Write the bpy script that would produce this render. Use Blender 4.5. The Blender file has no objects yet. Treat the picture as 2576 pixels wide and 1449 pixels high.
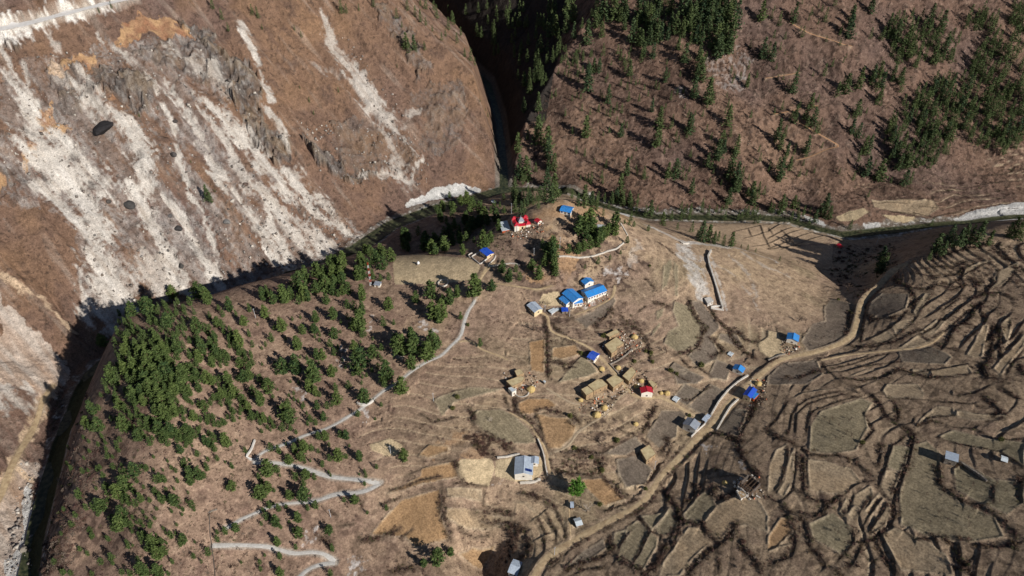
import bpy, math, random
import numpy as np
from mathutils import Vector, Matrix
R = math.radians
random.seed(7); RNG = np.random.RandomState(11)

# ------------------------------------------------------------ camera, sky, sun
CAM_H, PITCH, FPX = 420.0, R(38.0), 1839.0          # metres above the river, downward tilt, focal length (photo 2576 px wide)
scene = bpy.context.scene
cam_d = bpy.data.cameras.new("camera"); cam = bpy.data.objects.new("camera", cam_d)
scene.collection.objects.link(cam)
cam.location = (0, 0, CAM_H); cam.rotation_euler = (math.pi/2 - PITCH, 0, 0)
cam_d.sensor_width = 36; cam_d.lens = 36*FPX/2576; cam_d.clip_start = 1; cam_d.clip_end = 8000
scene.camera = cam
SUN_AZ = (0.755, -0.656); SUN_EL = R(28)
world = bpy.data.worlds.new("World"); scene.world = world; world.use_nodes = True
wn = world.node_tree; bg = wn.nodes["Background"]
sky = wn.nodes.new("ShaderNodeTexSky"); sky.sky_type = 'NISHITA'; sky.sun_disc = False
sky.sun_elevation = SUN_EL; sky.sun_rotation = math.atan2(SUN_AZ[0], SUN_AZ[1]); sky.altitude = 2500
wn.links.new(sky.outputs[0], bg.inputs[0]); bg.inputs[1].default_value = 0.05
sd = bpy.data.lights.new("sun", 'SUN'); sd.energy = 5.0; sd.angle = R(0.5); sd.color = (1, 0.95, 0.88)
so = bpy.data.objects.new("sun", sd); scene.collection.objects.link(so)
sv = Vector((SUN_AZ[0]*math.cos(SUN_EL), SUN_AZ[1]*math.cos(SUN_EL), math.sin(SUN_EL)))
so.rotation_euler = sv.to_track_quat('Z', 'Y').to_euler(); so.location = (300, -200, 600)
vs = scene.view_settings; vs.view_transform = 'Standard'; vs.look = 'None'; vs.exposure = 0.12; vs.gamma = 1; vs.use_curve_mapping = False
scene.cycles.max_bounces = 4; scene.cycles.diffuse_bounces = 2

# ------------------------------------------------------------ helpers: trace -> world
CP, SP = math.cos(PITCH), math.sin(PITCH)
def ray(px, py):
    u = (np.asarray(px, float)-1288)/FPX; v = -(np.asarray(py, float)-724.5)/FPX
    return u, CP+v*SP, -SP+v*CP                       # dx, dy, dz (unit depth along the optical axis)
def at_z(px, py, z):
    dx, dy, dz = ray(px, py); t = (z-CAM_H)/dz
    return dx*t, dy*t
def tile(i, j, s):                                   # tracing was done on a 4 x 3 set of enlargements
    out = []
    for tok in s.split():
        a = [float(q) for q in tok.split(',')]
        out.append([644*i+a[0]/3, 483*j+a[1]/3]+[q/3 for q in a[2:]])
    return out
_lat = RNG.rand(512, 512).astype(np.float32)
def vnoise(x, y):
    xi = np.floor(x).astype(np.int64); yi = np.floor(y).astype(np.int64)
    fx = (x-xi).astype(np.float32); fy = (y-yi).astype(np.float32)
    fx = fx*fx*(3-2*fx); fy = fy*fy*(3-2*fy)
    a = xi & 511; b = (xi+1) & 511; c = yi & 511; d = (yi+1) & 511
    return (_lat[a, c]*(1-fx)+_lat[b, c]*fx)*(1-fy)+(_lat[a, d]*(1-fx)+_lat[b, d]*fx)*fy
def fbm(x, y, s, o=4, seed=0, g=0.5):                # about -1..1
    t = 0; a = 1; n = 0
    for k in range(o):
        f = 2**k/s; ca = 0.8; sa = 0.6
        t = t+a*(vnoise((x*ca+y*sa)*f+seed*37.3+k*11.7, (y*ca-x*sa)*f+seed*91.1+k*5.3)*2-1); n += a; a *= g
    return t/n*1.6
def dist_poly(x, y, pts, signed=False, lowdir=None):
    best = np.full(x.shape, 1e9); sg = np.zeros(x.shape); par = np.zeros(x.shape); L = 0
    for (x0, y0), (x1, y1) in zip(pts[:-1], pts[1:]):
        dx, dy = x1-x0, y1-y0; l = math.hypot(dx, dy)+1e-9
        t = ((x-x0)*dx+(y-y0)*dy)/l/l; tc = np.clip(t, 0, 1)
        d = np.hypot(x-x0-tc*dx, y-y0-tc*dy); m = d < best
        best = np.where(m, d, best); par = np.where(m, L+tc*l, par)
        if signed:
            s = ((x-x0)*dy-(y-y0)*dx)/l              # + to the right of travel
            if (dy*lowdir[0]-dx*lowdir[1]) < 0: s = -s   # + = low side
            sg = np.where(m, s, sg)
        L += l
    return (best, sg, par, L) if signed else (best, par, L)
def inside(x, y, poly):
    r = np.zeros(x.shape, bool); n = len(poly); j = n-1
    for i in range(n):
        xi, yi = poly[i]; xj, yj = poly[j]
        c = ((yi > y) != (yj > y)) & (x < (xj-xi)*(y-yi)/(yj-yi+1e-12)+xi)
        r ^= c; j = i
    return r

# ------------------------------------------------------------ the lie of the land
def wpts(l): return [tuple(float(q) for q in at_z(a, b, c)) for a, b, c in l]
R1px = [(2760,545,9),(2560,545,8),(2440,560,7.5),(2300,572,7),(2210,580,6.5),(2119,590,6),(2060,576,5.5),(1985,552,5),(1900,546,4.5),(1750,546,4),(1640,545,3.5),
        (1560,530,3),(1480,505,2),(1400,490,1),(1330,480,.5),(1262,478,0),(1190,500,0),(1080,530,-.5),(985,565,-1),(900,622,-1.5),(790,680,-2),(660,725,-2.5),(540,770,-3),
        (430,815,-3.5),(320,870,-4),(235,940,-4.5),(180,1060,-5),(135,1200,-6),(108,1300,-7),(78,1449,-8),(60,1560,-9)]
R1 = wpts(R1px)
R1 = [(R1[0][0]+400, R1[0][1]-40)]+R1+[(R1[-1][0]-10, 60), (R1[-1][0]-20, -200)]
R1z = [11]+[p[2] for p in R1px]+[-11, -13]
R2px = [(1268,470,0),(1266,400,2),(1255,300,5),(1228,210,10)]
R2 = wpts(R2px); gx, gy = R2[-1]
R2 = R2+[(gx-72, gy+150), (gx-130, gy+350), (gx-170, gy+900)]; R2z = [0, 2, 5, 10, 16, 24, 40]
iconf = 16
SPURPOLY = R1+[(-300, -300), (3000, -300), (3000, R1[0][1])]
LEFTPOLY = R1[iconf:]+[(-3000, -200), (-3000, 3000), (gx-170, 3000)]+R2[::-1]
def ss(a, b, x): t = np.clip((x-a)/(b-a), 0, 1); return t*t*(3-2*t)
_c = np.cumsum([0]+[math.dist(a, b) for a, b in zip(R1[:-1], R1[1:])]); _s = np.arange(0, _c[-1], 32.)
R1S = list(zip(np.interp(_s, _c, [p[0] for p in R1]), np.interp(_s, _c, [p[1] for p in R1]))); R1SZ = np.interp(_s, _c, R1z)
def z0(x, y):
    d1, p1, L1 = dist_poly(x, y, R1); d2, p2, L2 = dist_poly(x, y, R2)
    c2 = np.cumsum([0]+[math.dist(a, b) for a, b in zip(R2[:-1], R2[1:])]); rz2 = np.interp(p2, c2, R2z)
    rz1 = 0; ws = 0                                     # level of the nearest river, blended so it never jumps
    for (xa, ya), za in zip(R1S, R1SZ):
        w = 1/((x-xa)**2+(y-ya)**2+60)**1.6; rz1 = rz1+w*za; ws = ws+w
    rz1 = rz1/ws
    d1e = np.maximum(0, d1-9); d2e = np.maximum(0, d2-6)
    left = inside(x, y, LEFTPOLY); spur = inside(x, y, SPURPOLY) & ~left
    h1 = rz1+.10*np.minimum(d1e, 12)+.70*np.maximum(0, d1e-12)
    gl = rz2+np.minimum(3.0*d2e, 75+.8*np.maximum(0, d2e-25))
    zl = np.minimum(h1, gl)
    wr = ss(230, 420, x)
    fl = 10+wr*55
    hr = rz1+(.10+.12*wr)*np.minimum(d1e, fl)+.62*np.maximum(0, d1e-fl)+.25*np.maximum(0, d1e-150)
    gr = rz2+np.minimum(1.9*d2e, 40+1.02*np.maximum(0, d2e-21))
    zr = np.minimum(hr, gr)
    zs = rz1+12*(1-np.exp(-d1e/18))
    return np.where(left, zl, np.where(spur, zs, zr)), left, spur
# control points: photo position (2576 px frame) and height above the river
CTL = """120,1449,10 150,1350,15 170,1250,19 200,1120,25 215,1060,29 240,980,34 262,900,38 290,830,44 330,790,46 420,770,48 500,752,50 620,715,52 700,700,53 800,682,54 870,660,55 960,652,56 1060,655,57 1180,635,62 1250,590,70
1290,570,75 1340,520,82 1400,503,88 1440,505,88 1500,530,83 1560,548,76 1600,575,68 1650,580,60 1760,615,50 1840,625,44 1900,640,40 2000,670,36 2060,710,35 2080,740,38 1310,565,76 1420,535,87
1240,510,12 1200,540,14 1150,560,12 1100,590,8 1250,560,16 1350,480,14 1420,470,12
860,650,7 960,640,8 1060,642,9 1180,622,11 1230,590,16 1290,552,22 1335,505,28 1400,493,16 1440,495,12 1500,519,14 1560,536,16 1605,563,14 800,673,5 740,684,4
300,900,52 300,1000,45 250,1150,28 300,1250,26 250,1380,14 400,1449,16 400,850,58 400,1000,56 400,1150,42 400,1300,28 560,800,60 560,950,58 560,1100,50 560,1230,38 560,1380,27 700,800,60 700,950,58
700,1060,52 700,1150,46 700,1240,38 700,1330,32 700,1430,24 850,740,58 850,900,58 850,1030,52 850,1120,46 850,1200,41 850,1300,32 850,1430,22 950,1212,40 1000,850,58 1000,960,54 1000,1100,46 1000,1200,40 1000,1300,30 1000,1449,20
1100,710,60 1150,850,60 1150,960,54 1150,1100,47 1200,1180,42 1150,1300,34 1150,1430,24 1285,1375,22 1250,1449,9 1190,1425,9 1240,1395,12 1340,1430,30 1320,1180,41 1450,1320,36 1440,1430,33 1300,960,54 1300,1080,48 1400,1150,44 1230,750,61 1340,775,60 1440,745,63 1490,735,64 1560,700,66
1400,640,74 1500,620,74 1300,650,68 1560,870,58 1540,960,54 1640,980,52 1740,1080,46 1640,1140,43 1700,800,60 1720,700,64 1800,760,55 1850,800,54 1900,720,50 2000,750,46 2050,760,43 1720,880,55 1850,900,52 1995,860,52 1870,1000,50 1540,1060,50 1500,1250,41
2150,800,48 2200,730,50 2280,662,56 2110,860,52 2000,900,52 1820,1050,49 1700,1200,43 1500,1370,36 1360,1449,31
2350,612,62 2420,590,68 2500,572,72 2576,560,76 2700,560,82 2400,700,64 2500,700,74 2600,700,84 2250,800,60 2350,850,68 2480,900,80 2600,950,92 2000,1000,58 2100,950,60 2200,1000,66 2300,1050,73 2400,1150,80 2550,1150,92 2700,1200,105
1900,1150,58 2000,1200,62 2100,1150,67 2200,1250,72 2350,1300,80 2500,1380,90 2700,1449,104 1800,1250,52 1900,1350,56 2050,1400,62 2200,1449,70 1600,1380,42 1700,1449,46 1500,1449,36 2600,1500,100
1800,590,13 1900,600,12 2000,610,12 2080,590,10 1950,640,14 2040,640,15 2110,618,18 2150,680,18 2100,700,20 2200,640,14 2260,610,12 2300,600,14 2180,720,30 1640,560,20 1560,540,40 2230,680,36 2450,565,30"""
def build_base():
    cx, cy, cz = [], [], []
    for tok in CTL.split():
        a, b, c = [float(q) for q in tok.split(',')]
        if c > 40 and b < 900: c += 6*ss(1000, 800, a)
        if a < 700: c += 13*min(1, max(0, (c-4)/26))*ss(700, 420, a)
        if a < 520: c += 9*min(1, max(0, (c-3)/8))*ss(520, 380, a)
        if c > 40: c += 14*math.exp(-((a-1280)/330)**2)*ss(860, 640, b)
        if a > 2050 and c > 60: c = 60+(c-60)*.62
        X, Y = at_z(a, b, c); cx.append(X); cy.append(Y); cz.append(c)
    cx = np.array(cx); cy = np.array(cy); cz = np.array(cz)
    r = cz-z0(cx, cy)[0]
    ax, ay = np.meshgrid(np.arange(-1000, 1101, 90.), np.arange(60, 1700, 90.)); ax = ax.ravel(); ay = ay.ravel()
    d1, _, _ = dist_poly(ax, ay, R1); _, l, s = z0(ax, ay)
    k = (~s) | (d1 < 12); k &= np.min(np.hypot(ax[:, None]-cx, ay[:, None]-cy), axis=1) > 40
    rv = []                                             # the river itself keeps its own level
    for (x0, y0), (x1, y1) in zip(R1[:-1], R1[1:]):
        n = max(1, int(math.dist((x0, y0), (x1, y1))/35))
        rv += [(x0+(x1-x0)*q/n, y0+(y1-y0)*q/n) for q in range(n)]
    rv = np.array(rv)
    k2 = np.min(np.hypot(rv[:, 0][:, None]-cx, rv[:, 1][:, None]-cy), axis=1) > 6; rv = rv[k2]
    X = np.concatenate([cx, ax[k], rv[:, 0]]); Y = np.concatenate([cy, ay[k], rv[:, 1]]); F = np.concatenate([r, np.zeros(k.sum()), np.zeros(len(rv))])
    c = 6.0
    D = np.sqrt((X[:, None]-X)**2+(Y[:, None]-Y)**2+c*c)
    w = np.linalg.solve(D-np.eye(len(X))*2.0, F)
    gx_ = np.arange(-1100, 1151, 3.); gy_ = np.arange(40, 1800, 3.)
    GX, GY = np.meshgrid(gx_, gy_)
    Z = z0(GX, GY)[0].astype(np.float32)
    acc = np.zeros(GX.shape, np.float32); gX = GX.astype(np.float32); gY = GY.astype(np.float32)
    for i in range(len(X)): acc += np.float32(w[i])*np.sqrt((gX-X[i])**2+(gY-Y[i])**2+c*c)
    return gx_, gy_, Z+acc
BX, BY, BZ = build_base()
def base_h(x, y):
    fx = np.clip((x-BX[0])/3., 1, len(BX)-3.01); fy = np.clip((y-BY[0])/3., 1, len(BY)-3.01)
    i = fx.astype(int); j = fy.astype(int); u = fx-i; v = fy-j
    def w4(t): return (-.5*t+t*t-.5*t**3, 1-2.5*t*t+1.5*t**3, .5*t+2*t*t-1.5*t**3, -.5*t*t+.5*t**3)
    wu = w4(u); wv = w4(v); o = 0
    for b in range(4):
        for a in range(4): o = o+BZ[j+b-1, i+a-1]*wu[a]*wv[b]
    return o
def cast(px, py, h=0.0, fn=None):                    # where the sight line through a photo point meets the land (+h)
    fn = fn or base_h
    px = np.atleast_1d(np.asarray(px, float)); py = np.atleast_1d(np.asarray(py, float))
    dx, dy, dz = ray(px, py); h = np.broadcast_to(h, px.shape)
    t = np.full(px.shape, 150.0); done = np.zeros(px.shape, bool); prev = np.full(px.shape, 1e3)
    for it in range(700):
        x, y, z = dx*t, dy*t, CAM_H+dz*t
        g = z-(fn(x, y)+h)
        hit = (~done) & (g <= 0)
        if hit.any():
            back = 3.0*g/(prev-g+1e-9)
            t = np.where(hit, t+back, t); done |= hit
        if done.all(): break
        prev = np.where(done, prev, g); t = np.where(done, t, t+3.0)
    return dx*t, dy*t
def WP(pts):
    a = np.array([p[:2] for p in pts]); x, y = cast(a[:, 0], a[:, 1]); return [(float(p), float(q)) for p, q in zip(x, y)]
def width_m(pts, x, y):                              # a width seen in the photo, in metres on the ground
    return np.hypot(np.hypot(x, y), CAM_H-50)/FPX*np.array([p[2] for p in pts])
# ------------------------------------------------------------ traces (photo enlargements, tile column/row)
# scree streaks: points x,y,full width
SCREE = [
((0,1),"600,-60,220 650,60,160 690,200,150 730,400,180 780,600,240 830,780,270 860,880,280",1),
((0,1),"1040,0,120 1120,200,120 1200,360,90 1260,500,120 1330,640,120 1390,750,100",.95),
((0,1),"1220,20,26 1340,160,46 1400,270,50 1490,420,60 1560,520,80 1620,620,90 1660,680,60",1),
((0,1),"1430,0,30 1520,140,34 1580,280,50 1620,420,60 1640,560,60",.9),
((0,1),"1740,-20,50 1820,100,50 1900,210,60 2000,330,80 2090,500,90",.9),
((0,1),"1150,560,200 1200,700,160 1230,800,100",.55),((0,1),"900,560,160 960,700,140 1000,800,120",.5),
((0,1),"480,60,60 420,20,80 620,230,80 650,330,90",.7),((0,1),"600,640,40 640,760,40 620,860,70 680,1000,80",.8),
((1,1),"60,60,60 130,250,70 200,430,90 260,560,100",.85),((1,1),"180,-60,120 330,60,130 480,180,120 620,270,110 760,330,110",.95),
((1,1),"100,60,50 280,260,80 420,400,110 520,500,120",.8),((1,1),"60,-20,60 160,200,80 330,420,90",.6),((1,1),"240,200,100 420,300,120 600,380,120",.6),
((1,1),"640,520,120 520,560,110 400,600,90",.8),((1,1),"330,-80,60 450,40,60 560,150,60",.6),
((0,0),"700,760,60 900,900,90 1000,1000,130 1060,1150,150 1080,1300,150 1100,1449,120",.9),
((0,0),"240,1000,150 380,1150,260 500,1300,360 600,1449,300",.85),
((0,0),"30,520,46 120,640,70 200,760,70 220,860,90",.85),((0,0),"-20,330,30 60,480,30 150,620,30",.7),
((0,0),"180,500,30 200,640,30 220,780,40",.6),((0,0),"640,560,60 700,700,120 760,820,130",.6),
((0,0),"1270,650,70 1350,740,60 1420,880,50 1500,1020,60 1580,1150,80 1640,1300,100 1700,1460,90",.95),
((0,0),"1240,800,26 1300,950,34 1330,1100,34 1370,1260,40 1430,1449,40",.9),
((0,0),"1450,720,60 1600,830,110 1750,960,130 1880,1100,120 1990,1240,120",.95),
((0,0),"1500,820,50 1650,1000,60 1750,1160,60 1850,1330,60 1950,1449,60",.7),
((0,0),"1740,1180,70 1800,1320,80 1880,1449,80",.6),((0,0),"860,360,40 980,440,60 1100,560,60 1200,700,30",.7),
((0,0),"400,480,60 440,560,80 480,640,60",.3),((0,0),"380,260,50 420,350,60 440,430,40",.5),((0,0),"730,240,20 780,340,20",.6),
((0,0),"600,560,60 640,640,80 690,760,50",.5),((0,0),"1250,340,90 1400,470,140 1600,560,120 1750,740,100",.5),
((1,0),"10,1200,150 80,1270,150 200,1340,150 330,1400,150 440,1470,150",.95),
((1,0),"0,440,44 30,560,60 70,660,60 100,740,50 115,820,40",.95),((1,0),"100,870,90 160,950,90 200,1060,60 230,1160,46",.9),
((1,0),"-110,180,40 -80,300,50 -20,400,50",.7),
((1,0),"480,60,30 560,260,80 620,400,110 720,520,150 800,640,170 880,760,170 960,900,150 1060,990,120",.62),
((1,0),"950,980,60 1000,1080,90 1100,1180,200 1080,1290,200",.42),((1,0),"620,560,50 560,520,90 460,500,60",.25),
((1,0),"700,1350,40 850,1320,60 1000,1330,60 1150,1360,40 1260,1180,30",.7),((1,0),"1140,860,50 1250,800,40",.5),
((1,0),"300,1290,80 400,1400,80",.5),
((0,2),"60,90,200 180,140,160 260,180,80",.5),((0,2),"0,20,60 220,40,50",.6)]
SCAR = [((2,1),"1330,390,90 1355,500,130 1385,620,140 1400,720,120 1395,800,60",1.0),((2,1),"1000,245,60 1060,270,90 1110,300,60",.95),((2,1),"1130,300,60 1230,350,70 1330,385,60",.6),((2,1),"1330,380,50 1480,405,50 1700,425,46 1932,500,30 2010,540,24",.85),
((2,1),"1480,450,30 1530,560,40 1590,760,30 1610,880,30",.7),((2,1),"1440,480,30 1450,600,30 1480,700,24",.4),((2,1),"1640,470,20 1720,560,30 1830,700,30 1850,880,20",.35),((2,1),"1560,560,30 1700,640,30 1800,780,20",.3),((2,1),"1750,460,30 1900,560,40 2100,640,30",.35),((2,1),"960,380,26 930,440,40 900,560,30",.3)]
# tan bare soil on the landslip, lower left
TANPOLY = [((0,1),"-60,770 60,850 170,960 260,1060 380,1180 480,1290 520,1360 470,1480 -60,1480"),((0,2),"-60,-20 250,0 430,60 300,110 230,30 -60,10"),
((0,2),"250,570 290,640 240,750 200,860 270,1000 240,1150 180,1500 -60,1500 -60,700 60,600 180,560")]
TANLINE = [((0,1),"0,640,60 150,740,56 330,820,66 430,930,56 550,1050,34"),((0,2),"380,-10,60 330,100,60 300,250,60 200,430,60 80,600,60 20,800,60 -20,900,80"),((0,2),"60,560,40 120,650,30 250,720,20")]
ORANGE = [((0,0),"930,150 1050,90 1250,110 1330,150 1480,270 1300,260 1180,250 1090,230 960,360 880,370"),((0,0),"250,820 380,740 420,880 530,930 440,1000 320,980"),
((0,0),"370,500 540,440 700,420 730,480 580,520 420,570"),((0,0),"200,1080 350,1060 380,1140 250,1250 150,1260"),((0,0),"800,750 940,740 900,790"),((0,0),"-40,1300 40,1290 50,1380 -40,1420")]
ROCK = [((0,0),"1300,130 1580,230 1650,400 1870,480 1960,640 1990,1100 1850,950 1700,700 1560,400 1450,250",.95),((0,0),"880,560 1150,600 1190,780 1050,870 900,700",.9),
((0,0),"390,480 640,520 660,760 560,860 400,800",.5),((0,0),"1250,250 1560,330 1700,560 1600,700 1300,560 1000,420",.5),((0,0),"640,500 900,560 880,700 700,700",.5),
((1,0),"-40,850 150,1000 250,1180 200,1250 -40,1080",.95),((1,0),"350,1080 550,1180 700,1290 930,1330 850,1400 640,1370 450,1240",.95),((1,0),"560,900 900,950 1180,1100 1250,1300 850,1330 600,1200",.35),
((1,0),"870,40 1000,60 1200,300 1300,500 1250,620 1080,300 950,200",.5),((1,0),"1150,700 1500,600 1600,800 1500,1100 1200,1150 1300,900",.35),
((0,0),"-40,1230 150,1260 180,1400 -40,1449",.5),((0,0),"-20,310 120,340 130,390 0,370",.8),((1,0),"180,1280 330,1320 420,1449 300,1449",.2)]
# gravel bars, pale ground
WHITEPOLY = [((1,1),"1130,100 1180,50 1290,5 1500,-40 1660,-40 1700,-10 1560,30 1300,70 1140,125"),((1,0),"1270,1460 1360,1410 1560,1380 1700,1420 1690,1449 1500,1470 1290,1500"),
((3,1),"1400,205 1500,150 1600,130 1760,90 1960,70 1960,200 1760,215 1560,215 1420,225"),((3,1),"700,240 850,235 860,265 730,280"),((3,1),"560,340 700,300 800,290 700,330 580,352"),
((3,1),"250,160 330,200 420,230 430,260 300,220"),((2,1),"790,110 830,120 880,170 850,180 800,150"),((0,2),"200,750 250,790 230,900 250,1050 255,1200 180,1500 20,1500 30,1330 120,1240 180,1100 160,900"),
]
SPECK = [((1,1),"1160,1030 1280,1000 1400,1070 1360,1110 1220,1090"),((1,1),"1000,1200 1090,1200 1110,1290 1000,1290"),((1,1),"640,1180 720,1200 720,1320 640,1300"),((1,1),"860,940 900,950 880,1080 830,1050"),
((2,1),"700,560 880,580 900,650 740,660"),((1,2),"180,0 250,20 350,110 300,130 200,60"),((1,2),"700,1380 880,1360 880,1410 720,1420"),((1,2),"360,1150 460,1090 480,1180 380,1210"),((2,0),"1450,450 1700,380 1830,400 1700,700 1550,640"),
((2,0),"1220,640 1330,700 1300,760 1230,720"),((2,2),"1700,580 1740,600 1760,640 1720,640"),((2,2),"1420,420 1560,470 1480,520"),((1,2),"1780,720 1932,740 1932,800 1820,780"),((1,2),"740,180 860,230 800,290 740,240"),((2,1),"560,830 640,830 620,870")]
# field surfaces: kind, polygon.  g green-brown, o orange-brown, d dark ploughed, t tan bare, p pale terrace
FIELD = [
('g',(2,1),"1230,820 1330,860 1450,1020 1400,1160 1260,1210 1150,1140 1180,1050 1260,1010 1210,900"),('d',(2,1),"1350,830 1420,820 1480,900 1560,1000 1560,1030 1490,1090 1560,1200 1540,1260 1400,1330 1330,1240 1440,1140 1460,1030"),
('g',(2,1),"1150,560 1200,510 1210,560 1170,700 1130,740"),('g',(2,1),"1220,520 1250,560 1250,780 1230,780"),('g',(2,1),"1090,900 1140,880 1130,930 1090,970"),('g',(2,1),"1060,1050 1110,980 1120,1000 1060,1080"),
('d',(2,1),"470,960 620,900 760,790 780,820 720,940 560,1020"),('g',(2,1),"360,1430 520,1240 560,1260 640,1350 560,1390"),('d',(2,1),"1200,1320 1300,1340 1450,1400 1400,1449 1250,1449"),
('d',(2,1),"1570,1070 1700,1080 1740,1180 1560,1110"),('d',(2,1),"1540,1260 1650,1300 1620,1420 1480,1400"),('t',(2,1),"1932,1090 1850,1140 1870,1200 1932,1240 2080,1240 2040,1180 1990,1080"),
('t',(2,1),"230,770 350,740 370,850 280,860 200,830"),('d',(2,1),"1230,1280 1330,1340 1300,1370 1200,1320"),('o',(2,1),"310,1180 480,1150 520,1220 360,1260 300,1240"),('o',(2,1),"130,1130 250,1100 240,1360 140,1340"),
('t',(1,1),"1040,480 1300,480 1600,500 1700,560 1650,660 1400,690 1050,700"),
('g',(2,2),"0,230 60,280 130,340 180,440 60,450 -110,430 -250,330 -300,280 -260,200 -100,190"),('o',(2,2),"40,150 120,105 280,110 340,160 180,215 60,225"),('o',(2,2),"170,220 300,250 420,260 480,330 460,400 370,480 270,490 210,340"),
('o',(2,2),"520,730 680,710 760,770 850,870 700,920 560,800"),('d',(2,2),"790,570 930,540 1060,640 1000,760 860,780 800,660"),('d',(2,2),"690,530 930,400 990,470 860,530"),('d',(2,2),"1010,390 1130,200 1280,210 1310,250 1240,330 1240,400 1110,480"),
('d',(2,2),"1210,100 1300,0 1450,60 1320,170"),('d',(2,2),"1330,180 1480,20 1500,0 1630,60 1490,220 1440,240"),('d',(2,2),"1550,340 1660,180 1770,200 1700,400"),('g',(2,2),"1290,990 1440,820 1500,830 1545,930 1430,1060 1310,1060"),
('g',(2,2),"770,1130 870,1100 890,1120 790,1260 770,1230"),('g',(2,2),"870,1080 950,1030 1045,1110 960,1270 900,1360 800,1300"),('g',(2,2),"1050,1120 1100,1160 1090,1230 980,1410 910,1360"),('g',(2,2),"970,1000 1130,970 1180,940 1060,1100"),('g',(2,2),"1080,1090 1190,940 1250,1000 1230,1140 1120,1140"),
('p',(2,2),"1110,1449 1150,1340 1330,1090 1400,1090 1500,1200 1380,1300 1260,1449"),('d',(2,2),"390,1390 560,1250 690,1180 710,1240 620,1310 460,1380"),('p',(2,2),"1430,1050 1560,910 1700,860 1850,870 1932,1000 1932,1120 1780,1070 1680,1080 1560,1190 1480,1120"),
('o',(1,2),"870,1140 960,1030 1100,880 1380,800 1400,900 1390,1010 1450,1130 1450,1180 1200,1240 1130,1160"),('p',(1,2),"1440,950 1700,960 1932,1010 1932,1040 1540,1080 1430,1020"),('p',(1,2),"1440,790 1700,800 1700,880 1450,860"),
('t',(1,2),"1540,570 1780,560 1800,640 1760,770 1560,740 1510,640"),('t',(1,2),"1810,570 1980,540 2140,540 2180,620 2120,720 1960,740 1800,690"),('t',(1,2),"850,460 1000,410 1110,460 1080,530 1000,550 870,500"),('g',(1,2),"1340,120 1600,30 1860,40 1700,80 1500,140 1400,240 1370,180"),
('o',(1,2),"1230,540 1310,460 1450,470 1450,510 1300,560"),('o',(1,2),"1250,640 1500,590 1530,700 1100,800 1000,830 1240,700"),('o',(1,2),"1540,1290 1640,1250 1800,1230 1700,1400"),
('r',(2,1),"1470,270 1932,190 2100,210 2300,270 2400,330 2380,380 2200,400 1932,470 1740,410 1600,340"),('r',(2,1),"1960,470 2140,410 2420,390 2420,540 2100,510"),
('r',(3,1),"0,200 130,190 250,240 430,290 470,350 350,370 0,440"),('t',(3,1),"860,180 1100,180 1150,220 950,235"),('t',(3,1),"510,200 600,160 720,140 760,170 640,230 540,230"),('p',(3,1),"780,60 1250,50 1290,120 1200,180 1000,150 800,130"),
('d',(3,1),"430,870 480,810 690,860 640,1020 590,1120 300,1200 250,1130 340,990 430,970"),('d',(3,1),"780,830 860,770 1060,770 1040,880 880,950 750,930"),('d',(3,1),"0,1390 120,1290 360,1270 420,1370 300,1449 0,1449"),
('t',(3,1),"0,1040 80,1060 110,1200 0,1270"),('p',(3,1),"770,1110 900,1050 950,1090 830,1140"),('p',(3,1),"930,1010 1020,970 1150,940 1040,1020 970,1080"),('p',(3,1),"1100,900 1190,760 1230,770 1180,850 1130,940"),('p',(3,1),"980,1180 1140,1080 1230,1130 1180,1160"),
('d',(3,1),"980,1190 1200,1160 1330,1220 1380,1250 1330,1300 1100,1290 1010,1280"),('p',(3,1),"1500,1230 1560,1130 1620,1000 1660,1010 1640,1120 1620,1240 1560,1250"),('p',(3,1),"1700,1340 1790,1230 1932,1080 1932,1150 1760,1380"),('p',(3,1),"1750,990 1830,940 1830,1040 1800,1150 1770,1080"),
('p',(3,1),"1690,720 1730,600 1890,530 1890,570 1760,700"),('p',(3,1),"1470,650 1490,580 1600,530 1700,510 1600,560 1540,590"),('p',(3,1),"1150,1060 1280,960 1340,980 1240,1080"),('p',(3,1),"1090,1340 1300,1340 1500,1310 1540,1370 1350,1400 1100,1380"),
('g',(3,2),"910,560 940,470 1000,460 1070,480 1040,600 1000,660 900,630"),('p',(3,2),"850,780 890,650 1000,660 950,800 930,870"),('p',(3,2),"300,570 450,590 620,640 700,740 560,830 440,820 310,800"),('g',(3,2),"1000,1060 990,860 1040,650 1100,460 1200,430 1300,520 1300,760 1450,900 1700,1000 1780,1150 1500,1190 1200,1140"),
('g',(3,2),"330,300 400,210 700,110 790,140 730,230 750,330 660,500 500,520 310,510"),('g',(3,2),"310,1060 490,970 640,1100 660,1200 560,1290 340,1170"),('p',(3,2),"860,1150 950,1090 1200,1190 1340,1290 1400,1449 1000,1400"),('p',(3,2),"0,820 10,620 60,500 140,460 150,530 110,720 50,810"),
('p',(3,2),"70,820 130,730 160,560 190,490 190,720 120,860"),('p',(3,2),"870,50 900,0 1130,0 1190,60 1180,100 900,90"),('g',(3,2),"1290,400 1400,350 1600,400 1932,440 1932,620 1760,520 1500,470"),('p',(3,2),"1110,340 1160,260 1280,160 1400,180 1420,240 1240,240 1160,310"),
('p',(3,2),"1430,200 1600,230 1800,240 1740,270 1560,270 1430,240"),('g',(3,2),"1400,640 1480,600 1700,720 1932,740 1932,900 1800,980 1600,900 1420,800"),('p',(3,2),"530,960 600,860 620,860 570,1000"),('p',(3,2),"650,840 770,770 790,830 700,950 640,910"),
('p',(3,2),"600,990 640,920 690,960 650,1040"),('p',(3,2),"720,960 830,830 870,860 770,1000"),('p',(3,2),"770,1120 900,900 920,950 890,1060 800,1140"),('o',(3,2),"0,1150 100,1010 160,1000 190,1110 60,1240 0,1260")]
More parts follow.
